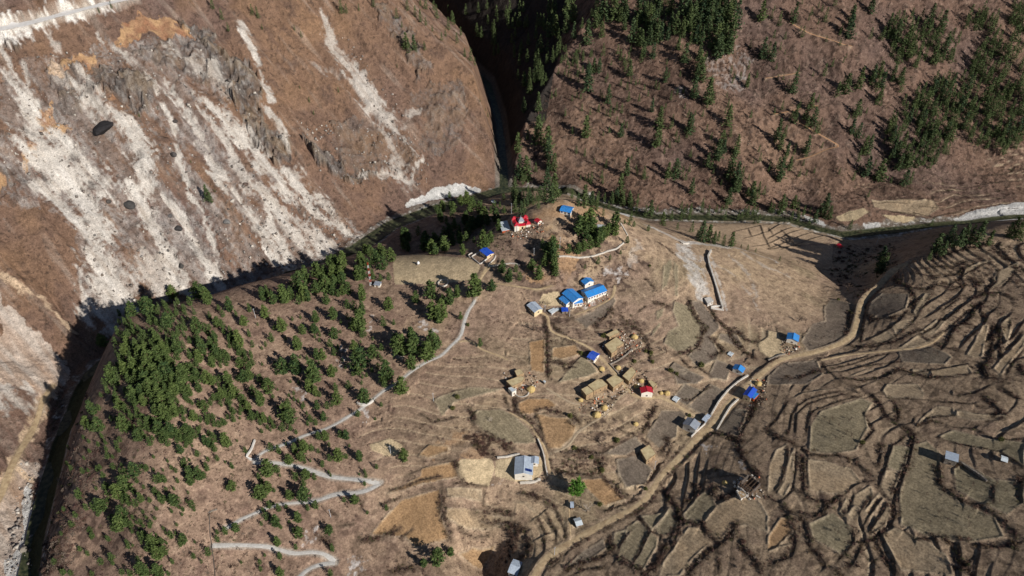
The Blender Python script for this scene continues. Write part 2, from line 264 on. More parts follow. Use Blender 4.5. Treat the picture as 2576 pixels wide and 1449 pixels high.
# terrace lips and hedges: size, points   w bare lip   h low hedge   H wide hedge   k low wall with its shadow painted dark
LINES = [(3,2,"""h:0,330 60,280 110,200 150,130|w:180,110 260,70 380,50 520,35|h:150,380 180,240 220,170 300,110 440,75 560,55|h:200,380 215,230 300,150 420,110 600,75|h:290,380 300,260 350,200 480,150 640,100 700,90|
H:620,0 700,30 790,80 850,150 900,230 960,280 1060,330 1110,380|h:720,210 760,280 800,350 740,420 690,480|H:0,350 60,400 150,430 250,480 300,530 420,540 540,540 640,580 720,640 800,700|h:150,470 140,600 100,740 40,820|h:210,480 215,640 190,800 120,870|H:260,540 270,700 265,830|
h:560,850 640,770 720,740 800,730|H:0,850 80,900 160,960 260,980 350,1000 440,940 520,870|H:290,860 380,880 500,880 560,840|h:1040,380 1000,420 930,470 900,560 880,640 850,700 830,790|H:850,450 850,540 830,620|H:1100,380 1090,480 1060,600 1020,700 970,800 950,900 960,980 930,1060 850,1130 820,1200 870,1290 940,1370 990,1449|
h:830,800 900,860 930,890|w:520,960 580,1010 700,1100 780,1150|h:640,850 610,930 570,1000|h:800,830 740,900 690,970 650,1050|h:860,860 800,930 750,1010 715,1100|h:910,900 850,990 800,1060 765,1140|w:640,920 760,1000|H:640,1090 650,1200 720,1200 800,1180 840,1140|
H:160,990 200,1100 210,1200 180,1300 0,1370|w:0,1265 100,1225 200,1200|H:260,1000 300,1130 320,1230 390,1300 440,1370 560,1449|h:640,1220 560,1300 520,1350|H:700,1220 660,1330 600,1400|h:720,1290 800,1340 850,1400|h:950,1080 1030,1110 1110,1170 1200,1180|
H:1200,1170 1290,1150 1400,1200 1430,1290 1500,1380 1560,1449|H:1440,1160 1560,1210 1700,1230 1850,1220 1932,1180|H:1290,620 1300,760 1380,830 1480,890 1600,920 1700,980 1800,1060 1900,1130|h:1430,580 1500,640 1580,680 1660,740|h:1700,760 1700,900|h:1280,400 1400,440 1500,470 1640,490 1750,510 1830,560 1932,620|
h:1180,300 1220,250 1300,245 1410,240|w:1420,190 1425,240|w:1420,180 1560,220 1700,235 1850,225|h:1650,280 1750,270 1820,240|h:1320,290 1400,320 1560,340 1700,400 1820,420 1932,400|w:1680,350 1800,350 1880,320 1932,270|H:960,130 990,200 980,270|h:1020,310 1090,290 1110,240|H:1150,320 1220,280 1300,290|
h:920,100 1050,105 1200,110 1300,130 1430,140 1560,150 1600,170|H:1600,80 1700,150 1760,210 1700,240|H:1740,20 1800,60 1880,100|w:1390,40 1400,90|h:1430,90 1560,70 1640,30 1700,0|H:1932,700 1900,820 1932,900|H:1560,1300 1480,1380 1400,1400"""),
(3,1,"""h:380,1250 440,1330 520,1400 600,1449|H:120,1400 240,1400 400,1340|h:700,1130 720,1000 740,850 830,750 900,650|H:740,930 800,960 900,950 1000,960|h:1060,890 1000,960 930,1020 770,1110 690,1130|h:1240,770 1180,860 1140,930 1090,990 980,1080 860,1140 780,1150|H:640,1170 800,1170 950,1130 1060,1080 1140,1040|
H:960,640 1000,690 1080,720 1200,740 1280,700 1350,720|h:1320,950 1260,1020 1150,1080|h:1450,800 1380,850 1310,900|h:1490,830 1430,900 1320,970|h:1530,880 1400,1000 1260,1110|h:1140,1075 1240,1130 1320,1170|H:1440,1000 1380,1080 1330,1170 1420,1200|w:1310,950 1400,1000 1500,1030|
H:1560,840 1550,930 1480,1000|H:1620,820 1600,900 1650,960|H:1700,1000 1700,1100 1680,1250 1620,1330 1660,1400 1760,1420|H:1740,1000 1750,1150 1760,1250|h:1840,950 1820,1030|h:1920,1050 1870,1130 1800,1190|h:1932,1180 1860,1280 1800,1380|H:1900,1300 1932,1380|H:1480,780 1560,800 1650,760 1750,760 1850,800|
h:1690,620 1700,690 1660,740|h:1740,590 1720,680 1640,750 1530,740|h:1900,560 1830,650 1760,720|h:1500,560 1450,660 1370,700|h:1700,520 1600,560 1540,600 1460,640|H:1250,640 1330,640 1450,610 1500,560|H:1260,560 1400,570 1500,520|H:1700,420 1800,500 1932,520|H:1250,500 1350,470 1480,430 1620,400 1760,400|
h:490,1330 650,1290 800,1240 900,1220|h:540,1360 700,1320 870,1290 1000,1280|w:600,1390 750,1340 960,1320|H:560,1400 700,1420 860,1400 1000,1340 1180,1400 1300,1400|h:1110,1360 1300,1340 1500,1300 1560,1330|w:1220,1340 1240,1410|h:1240,1400 1400,1400 1560,1370|H:1060,720 1120,800 1100,880|H:1380,740 1500,700 1600,700|
H:620,900 620,1000 590,1090|H:1850,560 1932,600|H:1560,650 1600,700|H:1620,1290 1640,1420|h:720,0 740,60 760,120|w:820,100 1000,110 1150,90 1400,100|w:1000,40 1200,30 1450,40|h:1100,150 1250,190 1350,170 1480,130|h:0,430 120,410 250,400|h:350,150 480,200 600,270|h:930,150 1100,170 1200,200"""),
(2,2,"""H:1500,370 1400,450 1250,600 1120,730 1050,870 960,950 860,990 720,1060 560,1150 400,1270 280,1360|h:1180,600 1300,470|h:960,870 800,930 680,960|H:1500,370 1620,390 1700,430 1740,550 1800,640 1880,700|H:1700,420 1760,320 1830,190 1850,100|
h:1540,630 1560,700 1620,690 1700,690|H:1360,760 1430,760 1400,830 1320,890|H:1540,770 1500,830 1560,870 1640,860 1690,800|H:1140,790 1190,850 1240,920 1260,1000 1290,1060 1340,1060 1430,1060 1480,1130 1560,1190|w:1190,930 1140,1000 1080,1070|w:1550,920 1500,980 1440,1050|h:950,1000 1000,1060 1050,1110 1150,1150|
h:1045,1120 1000,1200 960,1280 900,1365|h:890,1110 840,1180 790,1270|H:740,1160 750,1250 800,1310 900,1370 980,1430|H:1250,950 1260,1080 1180,1180 1130,1300 1060,1390 1000,1449|H:1700,1050 1650,1150 1560,1220 1450,1310 1380,1380 1320,1449|H:1720,1170 1760,1260 1830,1330 1870,1420|h:1560,1330 1560,1430|
H:400,1400 530,1360 650,1320 740,1280|h:440,1449 560,1400 720,1390|H:20,100 30,200 120,270 190,370 240,460 270,500|h:170,200 210,300 240,400|H:190,190 280,190 370,210 440,230 500,290|H:300,640 400,670 520,680 620,690|H:640,560 680,620 670,680|H:700,720 780,770 850,850|h:1130,600 1060,680 1010,770|
H:60,830 150,840 250,870 290,910|w:0,890 100,900 200,980|w:30,910 20,980|h:310,900 350,980 390,1080 410,1170|h:250,960 300,1050 335,1110 330,1200|h:190,1010 240,1090 260,1140|w:120,1050 230,980 300,920|w:150,1200 260,1140 340,1110|h:240,1170 235,1240|H:30,1050 100,1120 130,1220 110,1300 40,1340|
H:1080,160 1020,300 980,360|h:290,560 300,620 360,700|H:380,520 500,500 620,520 700,540|h:980,400 1040,460|h:800,330 850,360 930,370|H:1150,400 1180,430 1130,520|h:1200,480 1160,560|H:0,1050 -60,1060|h:1290,120 1340,130 1500,20"""),
(2,1,"""H:1330,800 1350,870 1400,960 1460,1020 1430,1090 1400,1170 1320,1210 1230,1230|H:1490,870 1540,960 1620,1020 1700,1060 1760,1110 1850,1130|H:1640,1050 1700,1150 1760,1200 1840,1250|H:1500,1100 1560,1150 1600,1200 1500,1240|h:1270,1240 1330,1320 1420,1330 1500,1390|h:1170,1330 1240,1380 1330,1430|
H:260,930 270,1100 270,1250 275,1400|H:300,990 400,1100 500,1140|H:620,1000 700,950 760,880|h:1010,650 1080,730|H:1080,830 1180,860|H:840,960 930,1020 1000,1080 1030,1150 1050,1250|h:1100,380 1180,430 1240,480|h:960,900 1010,860|h:880,570 940,600|w:0,200 60,230|h:360,1260 400,1330 480,1320|H:300,1290 420,1300 480,1290"""),
(1,2,"""H:1500,580 1520,650 1540,700 1580,760|H:1400,770 1400,880 1405,980 1440,1080 1470,1180|h:1120,700 1230,650|h:1140,770 1240,730 1400,700|h:1010,800 1110,790|h:1250,800 1320,790|h:930,920 1040,880 1090,860|H:780,1180 880,1180 980,1150 1080,1100|h:1100,1170 1180,1100|h:1500,750 1620,760 1740,770|h:1240,220 1330,290 1440,270 1500,250|
H:1600,190 1640,240 1650,310|H:1680,350 1760,400 1860,450 1932,490|H:1650,460 1750,500 1800,560|h:1380,570 1470,560|H:1000,1430 1100,1400 1200,1400|H:1700,1040 1850,1050 1932,1060|h:1530,1090 1640,1160 1760,1140|h:1720,830 1715,900|w:1720,900 1932,980|H:1640,980 1800,960 1932,990|h:560,960 620,1000|h:620,1080 740,1060|h:790,950 800,900 760,850|H:480,1150 560,1200|h:1870,80 1900,170 1932,230"""),
(3,1,"""k:0,300 130,230 200,215|k:0,350 120,290 300,235|k:0,390 170,310 370,265|k:20,420 200,350 430,300|k:100,430 250,380 460,330|k:0,250 60,240 140,200|k:100,285 150,330 200,390|k:0,270 40,320|k:120,190 130,230|k:-180,350 0,300|k:-260,300 -80,260 60,240|k:-120,410 0,390|k:-60,250 -30,330 20,420|k:-150,280 -120,330"""),
(3,0,"""k:880,1350 1100,1330 1300,1380|k:1000,1300 1200,1280 1450,1330|k:1350,1380 1500,1400 1700,1350 1932,1360|k:1250,1420 1600,1449|k:1500,1290 1700,1310 1932,1280"""),
(3,1,"""k:780,90 900,70 1050,80|k:850,140 1000,150 1130,160|k:1100,30 1300,60 1500,60|k:1150,100 1300,120 1450,100|k:900,20 1000,50 1100,50|k:1250,10 1260,60 1290,110|k:1450,40 1600,20 1780,30|k:600,270 640,230"""),
(3,0,"""h:520,60 640,60 680,160""" ),]
ROADT = [((3,1),"1060,530,40 950,590,44 880,660,40 830,720,40 730,800,44 700,860,46 680,950,44 650,1070,46 560,1140,46 400,1200,44 200,1240,44 80,1270,44 0,1330,44"),
         ((2,2),"1700,90,60 1640,150,64 1560,260,64 1500,330,60 1400,410,56 1260,560,50 1130,690,50 1060,800,50 990,890,50 880,960,50 720,1040,54 560,1130,56 400,1220,56 240,1330,60 160,1470,64")]
# ------------------------------------------------------------ the ground sheet
NX, NY = 1500, 1250
tt = np.linspace(0, 1, NY); YV = 90*np.ones(NY)
YV = (1750+220)**tt*(110+220)**(1-tt)-220.0
def halfw(y): return .66*y+215
SV = np.linspace(-1, 1, NX)
Yg = np.repeat(YV[:, None], NX, 1); Xg = SV[None, :]*halfw(Yg)
H0 = base_h(Xg, Yg)
LEFTM = inside(Xg, Yg, LEFTPOLY); SPURM = inside(Xg, Yg, SPURPOLY) & ~LEFTM
D1, _, _ = dist_poly(Xg, Yg, R1); D2, _, _ = dist_poly(Xg, Yg, R2); DR = np.minimum(D1, D2)
RIGHTM = ~LEFTM & ~SPURM
def sub(pts, pad):
    xs = [p[0] for p in pts]; ys = [p[1] for p in pts]
    j0, j1 = np.searchsorted(YV, [min(ys)-pad, max(ys)+pad]); j1 = min(j1+1, NY)
    if j1 <= j0: return None
    w = halfw(YV[j0:j1]); a = min((min(xs)-pad)/w.max(), (min(xs)-pad)/w.min()); b = max((max(xs)+pad)/w.min(), (max(xs)+pad)/w.max())
    i0, i1 = np.searchsorted(SV, [a, b]); i1 = min(i1+1, NX)
    if i1 <= i0: return None
    return (slice(j0, j1), slice(i0, i1))
WX = fbm(Xg, Yg, 14, 3, 5)*3.0+fbm(Xg, Yg, 3, 2, 6)*1.0; WY = fbm(Xg, Yg, 14, 3, 7)*3.0+fbm(Xg, Yg, 3, 2, 8)*1.0
N1 = fbm(Xg, Yg, 60, 4, 1); N2 = fbm(Xg, Yg, 9, 4, 2); N3 = fbm(Xg, Yg, 2.4, 3, 3); N4 = fbm(Xg, Yg, 170, 3, 4)
def ridged(x, y, s, o, seed):
    t = 0; a = 1; n = 0
    for k in range(o):
        f = 2**k/s; t = t+a*(1-np.abs(vnoise(x*f+seed*13.1+k*7.7, y*f+seed*29.3+k*3.9)*2-1)); n += a; a *= .5
    return t/n
fallA = fbm(Xg*.62+Yg*.78, (-Xg*.78+Yg*.62)*.12, 5.0, 4, 41)
def streakmask(lines, warp=1.0, nz=.55):
    M = np.zeros((NY, NX), np.float32)
    for (ij, s, a) in lines:
        p = tile(ij[0], ij[1], s); w = WP(p); xs = np.array([q[0] for q in w]); ys = np.array([q[1] for q in w]); wm = width_m(p, xs, ys)/2
        sl = sub(w, wm.max()*1.6+6)
        if sl is None: continue
        x = Xg[sl]+WX[sl]*warp*.6; y = Yg[sl]+WY[sl]*warp*.6
        d, par, L = dist_poly(x, y, w)
        cl = np.cumsum([0]+[math.dist(u, v) for u, v in zip(w[:-1], w[1:])]); ww = np.interp(par, cl, wm)
        m = a*np.clip((1.1-d/ww+nz*N2[sl]+.4*N3[sl]+.75*fallA[sl])*1.4, 0, 1)*(d < ww*1.6)
        M[sl] = np.maximum(M[sl], m)
    return M
def polymask(polys, warp=1.0, soft=0):
    M = np.zeros((NY, NX), np.float32)
    for t in polys:
        ij, s = t[0], t[1]; a = t[2] if len(t) > 2 else 1.0
        w = WP(tile(ij[0], ij[1], s)); sl = sub(w, 12)
        if sl is None: continue
        m = inside(Xg[sl]+WX[sl]*warp, Yg[sl]+WY[sl]*warp, w)*a
        M[sl] = np.maximum(M[sl], m)
    return M
MS = streakmask(SCREE)
MR = polymask(ROCK, 2.0)
MT = polymask(TANPOLY, 1.5); MTL = streakmask([(a, b, .9) for a, b in TANLINE])
MO = polymask(ORANGE, 1.5)
MSC = streakmask(SCAR, 1.6, .8); MW = polymask(WHITEPOLY, .5); MSP = polymask(SPECK, 2.0)

# relief: fall-line gullies and crags on the big slopes, soft rolls on the spur
H = H0.copy()
far = np.clip(DR/60, 0, 1)
ca, sa = .80, .60
ul = Xg*.62+Yg*.78; vl = -Xg*.78+Yg*.62            # ul runs along the left slope's contour, vl up the slope
gull = ridged(ul/1.0, vl*.22, 26, 4, 3); crag = ridged(Xg*.9+Yg*.3, Yg*.8-Xg*.3, 15, 5, 5)
H += LEFTM*far*(-(gull-.62)*13+N1*4.2+N2*1.3)
rk = ridged(Xg*.7+Yg*.7, (Yg-Xg)*.45, 9, 4, 15)
screearea = polymask([((0,0),"-60,480 300,420 700,420 1250,250 1560,330 1700,560 1932,800 1932,1560 -60,1560"),((0,1),"380,-60 1932,-60 1932,640 1300,900 600,900 640,600 600,330"),((1,1),"-60,-60 420,-60 820,330 500,560 -60,620"),((1,0),"-60,900 250,1200 500,1449 450,1560 -60,1560")], 3)
H += LEFTM*np.clip(DR/25, 0, 1)*(rk-.55)*(1.2+3.0*screearea*(1-.8*np.clip(MS, 0, 1))+2.0*np.clip(N4+.3, 0, 1))
H += LEFTM*np.clip(DR/25, 0, 1)*MR*((crag-.5)*17+np.round(N2*2.5+N1*2)*1.5+(ridged(Xg*.5+Yg, Xg*.9-Yg*.3, 30, 2, 77)-.6)*12)
gr = ridged(Xg*.9+Yg*.2, Yg*.55, 75, 5, 8)
H += RIGHTM*far*(-(gr-.6)*15+N1*4.0+N2*.8)
H += SPURM*(np.clip(DR/40, 0, 1)*(N1*.7+N2*.16))
H += (LEFTM | RIGHTM)*np.clip(DR/20, 0, 1)*N3*.28
H += SPURM*N3*.05
H -= LEFTM*MS*.9
FM = np.zeros((NY, NX), np.uint8); FJ = np.zeros((NY, NX), np.float32)
KI = {'g': 1, 'o': 2, 'd': 3, 't': 4, 'p': 5, 'r': 6}; EDGE = np.zeros((NY, NX), np.float32)
for n, (k, ij, s) in enumerate(FIELD):
    w = WP(tile(ij[0], ij[1], s)); sl = sub(w, 6)
    if sl is None: continue
    m = inside(Xg[sl]+WX[sl]*.15, Yg[sl]+WY[sl]*.15, w)
    if k in 'godp':
        d, _, _ = dist_poly(Xg[sl]+WX[sl]*.15, Yg[sl]+WY[sl]*.15, w+[w[0]]); EDGE[sl] = np.maximum(EDGE[sl], np.exp(-(d/.75)**2)*(.35+.65*(vnoise(Xg[sl]/7, Yg[sl]/7) > .35)))
    FM[sl] = np.where(m, KI[k], FM[sl]); FJ[sl] = np.where(m, (n*0.618) % 1, FJ[sl])
FS = FM.astype(np.float32)
FS = (FS > 0).astype(np.float32)
for _ in range(4): FS[1:-1, 1:-1] = (FS[1:-1, 1:-1]*2+FS[2:, 1:-1]+FS[:-2, 1:-1]+FS[1:-1, 2:]+FS[1:-1, :-2])/6
# small field steps that follow the land's own contours
villa = polymask([((1,2),"740,420 1100,60 1340,-100 1932,-300 1960,1560 560,1560 900,900 1000,700"),((2,1),"-20,900 760,820 1200,760 1900,1000 1932,1500 -20,1500"),((2,2),"-60,-30 1700,-30 300,1500 -60,1560")], 3)
rt = polymask([((2,2),"1932,-483 1700,40 1560,300 1100,800 300,1300 0,1560 2000,1560 2000,-483"),((3,1),"-20,1449 500,1180 640,1080 720,760 1100,500 1500,380 2400,360 2400,1600 -20,1600"),((3,2),"-30,-30 2400,-30 2400,1800 -30,1800")], 2)
barren = polymask([((2,1),"1080,330 1500,400 1900,520 2380,700 2500,1000 2000,1100 1500,850 1000,760 980,500")], 4)
rfar = polymask([((3,0),"700,1380 1100,1290 1500,1220 1932,1060 2400,1100 2400,1600 700,1600"),((3,1),"700,-20 2400,-60 2400,60 1250,150 900,180 760,120")], 3)
NT = np.clip(villa*.8+rt+barren*.35+rfar, 0, 1)*(1-.93*np.clip(FS*1.3, 0, 1)); SQ = np.where(rt > .5, 1.9, np.where(rfar > .5, 2.2, 2.0))
lowr = np.clip((500-Yg)/140, 0, 1)*rt
NT *= np.clip(.85+1.5*fbm(Xg, Yg, 55, 2, 55)-.45*lowr, .12, 1)
qh = (H0+fbm(Xg, Yg, 80, 2, 51)*3.0+fbm(Xg, Yg, 16, 2, 52)*.16)/SQ; fr = qh-np.floor(qh); stp = ss(.80, 1.0, fr)
H += (stp-fr)*SQ*NT*.85
H += EDGE*.5
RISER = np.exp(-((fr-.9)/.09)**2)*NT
# terrace lips
LOWDIR = (-.62, .78)
HEDGE = []                                          # (size, world polyline)
LIP = np.zeros((NY, NX), np.float32); HM = np.zeros((NY, NX), np.float32)
for ci, cj, s in LINES:
    for seg in s.replace('\n', '').split('|'):
        if not seg.strip(): continue
        k, pp = seg.split(':'); w = WP(tile(ci, cj, pp))
        HEDGE.append((k, w, ci))
        hs = {'w': .55, 'h': .8, 'H': 1.0, 'k': .7}[k]*(1.0 if ci >= 2 else .6)
        sl = sub(w, 14)
        if sl is None: continue
        x = Xg[sl]+WX[sl]*.12; y = Yg[sl]+WY[sl]*.12
        d, sg, par, L = dist_poly(x, y, w, True, LOWDIR)
        fade = np.clip(np.minimum(par, L-par)/5+.15, 0, 1)*np.exp(-(d-np.abs(sg))*1.2)
        e = np.exp(-d/4.0)*(d < 14)*np.clip((14-d)/5, 0, 1)
        H[sl] += np.where(sg > 0, -.55, .45)*hs*e*fade*np.clip(np.abs(sg)/.5, 0, 1)
        H[sl] += (k in 'wk')*.5*np.exp(-(d/.7)**2)*fade
        LIP[sl] = np.maximum(LIP[sl], np.exp(-(np.abs(sg-.2)/.8)**2)*fade)
        HM[sl] = np.maximum(HM[sl], np.clip(1-d/({'w': .8, 'h': 2.0, 'H': 4.0, 'k': 1.5}[k]), 0, 1)*(k != 'w'))  # low-wall lines join the dark mask, painting in their shadow
# contour terraces too small to trace one by one, cut into the right-hand hillside (small risers follow the land's own height)
# river bed
bed = np.clip((np.where(Xg > 60, 5, 8)-D1)/2.5, 0, 1)*1.3+np.clip((5-D2)/2, 0, 1)*1.2
H -= bed
# flatten the road bench
def ribbon(pts_list, px=True):
    p = []
    for ij, s in pts_list: p += tile(ij[0], ij[1], s)
    w = WP(p) if px else p
    xs = np.array([q[0] for q in w]); ys = np.array([q[1] for q in w]); return w, width_m(p, xs, ys)
def resample(w, wd, step=3.0):
    cl = np.cumsum([0]+[math.dist(u, v) for u, v in zip(w[:-1], w[1:])]); n = max(2, int(cl[-1]/step))
    s = np.linspace(0, cl[-1], n); x = np.interp(s, cl, [q[0] for q in w]); y = np.interp(s, cl, [q[1] for q in w]); ww = np.interp(s, cl, wd)
    for _ in range(2):
        x[1:-1] = (x[:-2]+2*x[1:-1]+x[2:])/4; y[1:-1] = (y[:-2]+2*y[1:-1]+y[2:])/4
    return x, y, ww
def bench(x, y, ww, strength=1.0):
    w = list(zip(x.tolist(), y.tolist())); sl = sub(w, ww.max()+6)
    z = base_h(x, y); k = np.ones(9)/9; z = np.convolve(np.pad(z, 4, 'edge'), k, 'valid')
    # work in pieces so that a long way costs little
    for a in range(0, len(x)-1, 12):
        b = min(len(x), a+14); ww_ = w[a:b]
        if len(ww_) < 2: continue
        sl = sub(ww_, ww.max()/2+5)
        if sl is None: continue
        d, par, L = dist_poly(Xg[sl], Yg[sl], ww_)
        cl = np.cumsum([0]+[math.dist(u, v) for u, v in zip(ww_[:-1], ww_[1:])])
        zz = np.interp(par, cl, z[a:b]); hw = np.interp(par, cl, ww[a:b])/2
        m = np.clip(1-(d-hw-.7)/2.6, 0, 1)*strength*((par > 0.01) | (a == 0))*((par < L-.01) | (b == len(x)))
        m = m*m*(3-2*m)
        H[sl] = H[sl]*(1-m)+zz*m
PATHS = [   # name, kind, label, points (tile, text)
('dirt_road','tan',ROADT),
('gravel_road','white',[((0,0),"-60,225,80 100,200,80 240,168,76 420,120,70 560,84,64 700,50,60 850,16,56 1000,-16,50")]),
('riverside_track','tan',[((0,2),"400,10,40 320,120,40 280,280,40 200,430,44 110,570,44 60,680,44 20,820,44 -30,900,44")]),
('concrete_path','grey',[((1,1),"1665,800,34 1600,900,36 1570,980,34 1550,1090,34 1480,1150,34 1400,1240,34 1290,1280,34 1180,1350,32 1080,1430,30"),((1,2),"1040,10,34 960,50,30 880,120,34 820,170,40 760,210,36 700,240,34 600,310,34 520,340,32")]),
('footpath','tan',[((1,1),"1665,800,26 1680,700,24 1700,640,28 1740,580,44 1790,520,50")]),
('footpath','tan',[((1,1),"1680,690,16 1800,685,16 1900,700,16"),((2,1),"0,710,18 80,715,18 200,750,26 300,700,24")]),
('footpath','tan',[((2,1),"190,900,20 270,920,24 280,1040,24 320,1070,24 420,1100,24 520,1140,24 600,1180,26 680,1260,30 740,1330,34 800,1400,34"),((2,2),"860,30,36 920,90,36 1000,115,34 1120,90,34 1200,140,32 1290,190,32 1380,240,32 1440,290,36")]),
('footpath','tan',[((1,1),"1530,1130,20 1620,1110,20 1680,1180,16 1760,1210,16 1850,1240,16 1900,1270,14")]),
('footpath','pale',[((2,2),"880,45,20 800,100,20 740,190,22 660,260,22 560,320,22 490,360,24 460,430,22 400,490,22 290,525,24")]),
('footpath','tan',[((2,2),"-20,210,16 60,260,18 140,300,20 180,380,20 230,450,20 270,530,22 270,620,20 300,690,20")]),
('footpath','pale',[((2,2),"260,30,16 340,80,18 420,130,18 470,160,16 560,150,14")]),
('footpath','tan',[((2,2),"425,870,14 432,980,14 435,1080,16 440,1150,16")]),
('footpath','tan',[((2,1),"780,700,30 760,800,20 650,860,16 480,930,16")]),
('stone_stairs_path','grey',[((1,2),"520,340,30 420,370,40 330,400,40 250,450,36 150,475,30 60,500,26 -10,560,26 -20,590,30")]),
('concrete_road','grey',[((1,2),"-20,590,34 100,590,34 230,605,34 340,625,34 430,660,36 520,695,40 640,712,40 800,725,40 930,745,44")]),
('concrete_road','grey',[((1,2),"935,750,40 880,790,40 790,825,38 700,825,36 600,825,36 520,860,36 440,895,32 300,895,30 160,910,28 60,940,28 -30,990,30"),((0,2),"1850,1000,34 1760,1060,34 1700,1090,30")]),
('concrete_road','grey',[((0,2),"1600,1215,36 1700,1220,36 1830,1215,36"),((1,2),"0,1222,36 100,1225,36 200,1260,38 300,1290,38 400,1265,38 500,1270,38 560,1310,40 598,1340,36")]),
('concrete_road','grey',[((1,2),"598,1352,34 480,1355,36 400,1385,36 330,1450,34 300,1490,34")]),
('hill_footpath','orange',[((3,0),"120,140,10 230,210,11 300,250,10 440,290,9 560,330,9 630,350,8")]),
('hill_footpath','orange',[((3,0),"-20,590,9 100,575,8 240,545,8")]),('hill_footpath','orange',[((3,0),"210,1210,9 330,1180,10 450,1120,10 545,1112,11 470,1060,11 380,1010,11 250,930,11")]),
('hill_footpath','orange',[((3,0),"40,860,10 150,845,10 260,815,9 380,795,9")]),('ditch_path','tan',[((3,1),"400,1270,10 600,1230,12 760,1215,12 980,1190,14 1120,1180,14 1240,1140,14 1330,1060,12")]),
]
RIB = []
for nm, kd, pl in PATHS:
    w, wd = ribbon(pl); x, y, ww = resample(w, wd)
    if nm in ('concrete_path', 'stone_stairs_path'): ww *= .62
    if nm == 'concrete_road': ww *= .8
    if nm == 'footpath': ww *= .8
    if nm == 'dirt_road': ww *= .8
    RIB.append((nm, kd, x, y, ww)); bench(x, y, ww, .97 if ww.max() > 3 else .8)

def hs(x, y):                                       # finished ground height anywhere
    x = np.asarray(x, float); y = np.asarray(y, float)
    fj = np.clip(np.interp(y, YV, np.arange(NY)), 0, NY-1.001); fi = np.clip((x/halfw(y)+1)/2*(NX-1), 0, NX-1.001)
    j = fj.astype(int); i = fi.astype(int); v = fj-j; u = fi-i
    return (H[j, i]*(1-u)+H[j, i+1]*u)*(1-v)+(H[j+1, i]*(1-u)+H[j+1, i+1]*u)*v

# ------------------------------------------------------------ ground colours (lasting colour of soil, grass, rock, plus painted gorge and field-wall shade)
def C(r, g, b): return np.array([((q/255+.055)/1.055)**2.4 for q in (r, g, b)])
col = np.zeros((NY, NX, 3), np.float32)
def put(m, c): global col; m = np.asarray(m)[..., None]; col = col*(1-m)+np.asarray(c, np.float32)*m
n1 = np.clip(.5+.6*N1, 0, 1); n2 = np.clip(.5+.6*N2, 0, 1); n3 = np.clip(.5+.6*N3, 0, 1)
# left slope
put(LEFTM, C(124, 98, 84)); put(LEFTM*n1*.8, C(136, 106, 84)); put(LEFTM*np.clip(-N1*.9+.2, 0, 1)*.7, C(118, 96, 88)); put(LEFTM*np.clip(N4, 0, 1)*.5, C(146, 112, 82))
put(LEFTM*np.clip(N2*1.8-.3, 0, 1)*.6, C(88, 70, 62)); put(LEFTM*np.clip(N3*2.0-.6, 0, 1)*.75, C(66, 54, 46)); put(LEFTM*np.clip(fbm(Xg, Yg, 30, 4, 81)*1.8-.4, 0, 1)*.22, C(164, 126, 88))
fallw = fbm(ul, vl*.16, 7, 4, 21)
put(LEFTM*np.clip(fallw*1.5-.45, 0, 1)*.38, C(176, 158, 142))
fall2 = fbm(ul, vl*.2, 4.2, 4, 23); fall3 = fbm(ul, vl*.08, 12, 3, 24)
put(LEFTM*screearea*np.clip(.36+fall3*.9+fall2*.9+N3*.5, 0, 1)*.74, C(164, 156, 150))
put(LEFTM*screearea*np.clip(N2*1.5+fall2-.4, 0, 1)*.7, C(96, 78, 68)); put(LEFTM*screearea*np.clip(fall3*1.6+N1-.5, 0, 1)*.6, C(112, 84, 66))
cr = np.clip((crag-.62)*5, 0, 1)
put(MR*.85*np.clip(.75+N2*.5, 0, 1), C(112, 106, 102)); put(MR*np.clip(N3+.1, 0, 1)*.7, C(150, 146, 142)); put(MR*np.clip(ridged(Xg*.8, Yg*.5+Xg*.4, 5, 3, 9)*3-2.0, 0, 1)*.85, C(48, 44, 44)); put(MR*cr*.4, C(160, 136, 104))
put(MO*.9*np.clip(.8+N2*.6, 0, 1), C(190, 150, 106)); put(MO*np.clip(-N2+.1, 0, 1)*.6, C(176, 120, 84))
put(MT*.92, C(178, 156, 138)); put(MT*np.clip(fallw*1.5, 0, 1)*.7, C(196, 184, 172)); put(MT*np.clip(-fallw*1.4-.3+N3*.4, 0, 1)*.7, C(170, 138, 112)); put(MTL*.9, C(206, 178, 146))
sc = np.clip(MS*1.2, 0, 1)
put(sc*.94, C(192, 184, 174)); put(sc*np.clip(N3*1.6-.2, 0, 1)*.6, C(142, 134, 126)); put(sc*np.clip(fall2*1.8-.4, 0, 1)*.6, C(158, 144, 130)); put(sc*np.clip(fallA*1.8-.5, 0, 1)*.5, C(206, 200, 192)); put(LEFTM*screearea*np.clip((.40-rk)*6, 0, 1)*.6, C(74, 68, 64))
# right mountain
put(RIGHTM, C(118, 93, 80)); put(RIGHTM*n1*.7, C(134, 106, 88)); put(RIGHTM*np.clip(N4+.1, 0, 1)*.5, C(150, 120, 96)); put(RIGHTM*np.clip(fbm(Xg, Yg*.6, 45, 4, 71)*1.8-.1, 0, 1)*.7, C(84, 66, 58)); put(RIGHTM*np.clip(-N1-.05, 0, 1)*.8, C(112, 92, 84))
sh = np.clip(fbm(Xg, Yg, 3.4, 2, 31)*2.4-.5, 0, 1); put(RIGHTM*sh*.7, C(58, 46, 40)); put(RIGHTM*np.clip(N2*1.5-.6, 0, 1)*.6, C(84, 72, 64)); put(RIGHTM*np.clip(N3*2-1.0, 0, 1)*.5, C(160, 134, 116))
gorge = ((LEFTM | RIGHTM) & (D2 < 190) & (Yg > 800) & (Xg < 40+.18*(Yg-800))); put(gorge*RIGHTM*.9, C(52, 50, 48))  # gorge wall painted dark to stand for its deep shadow
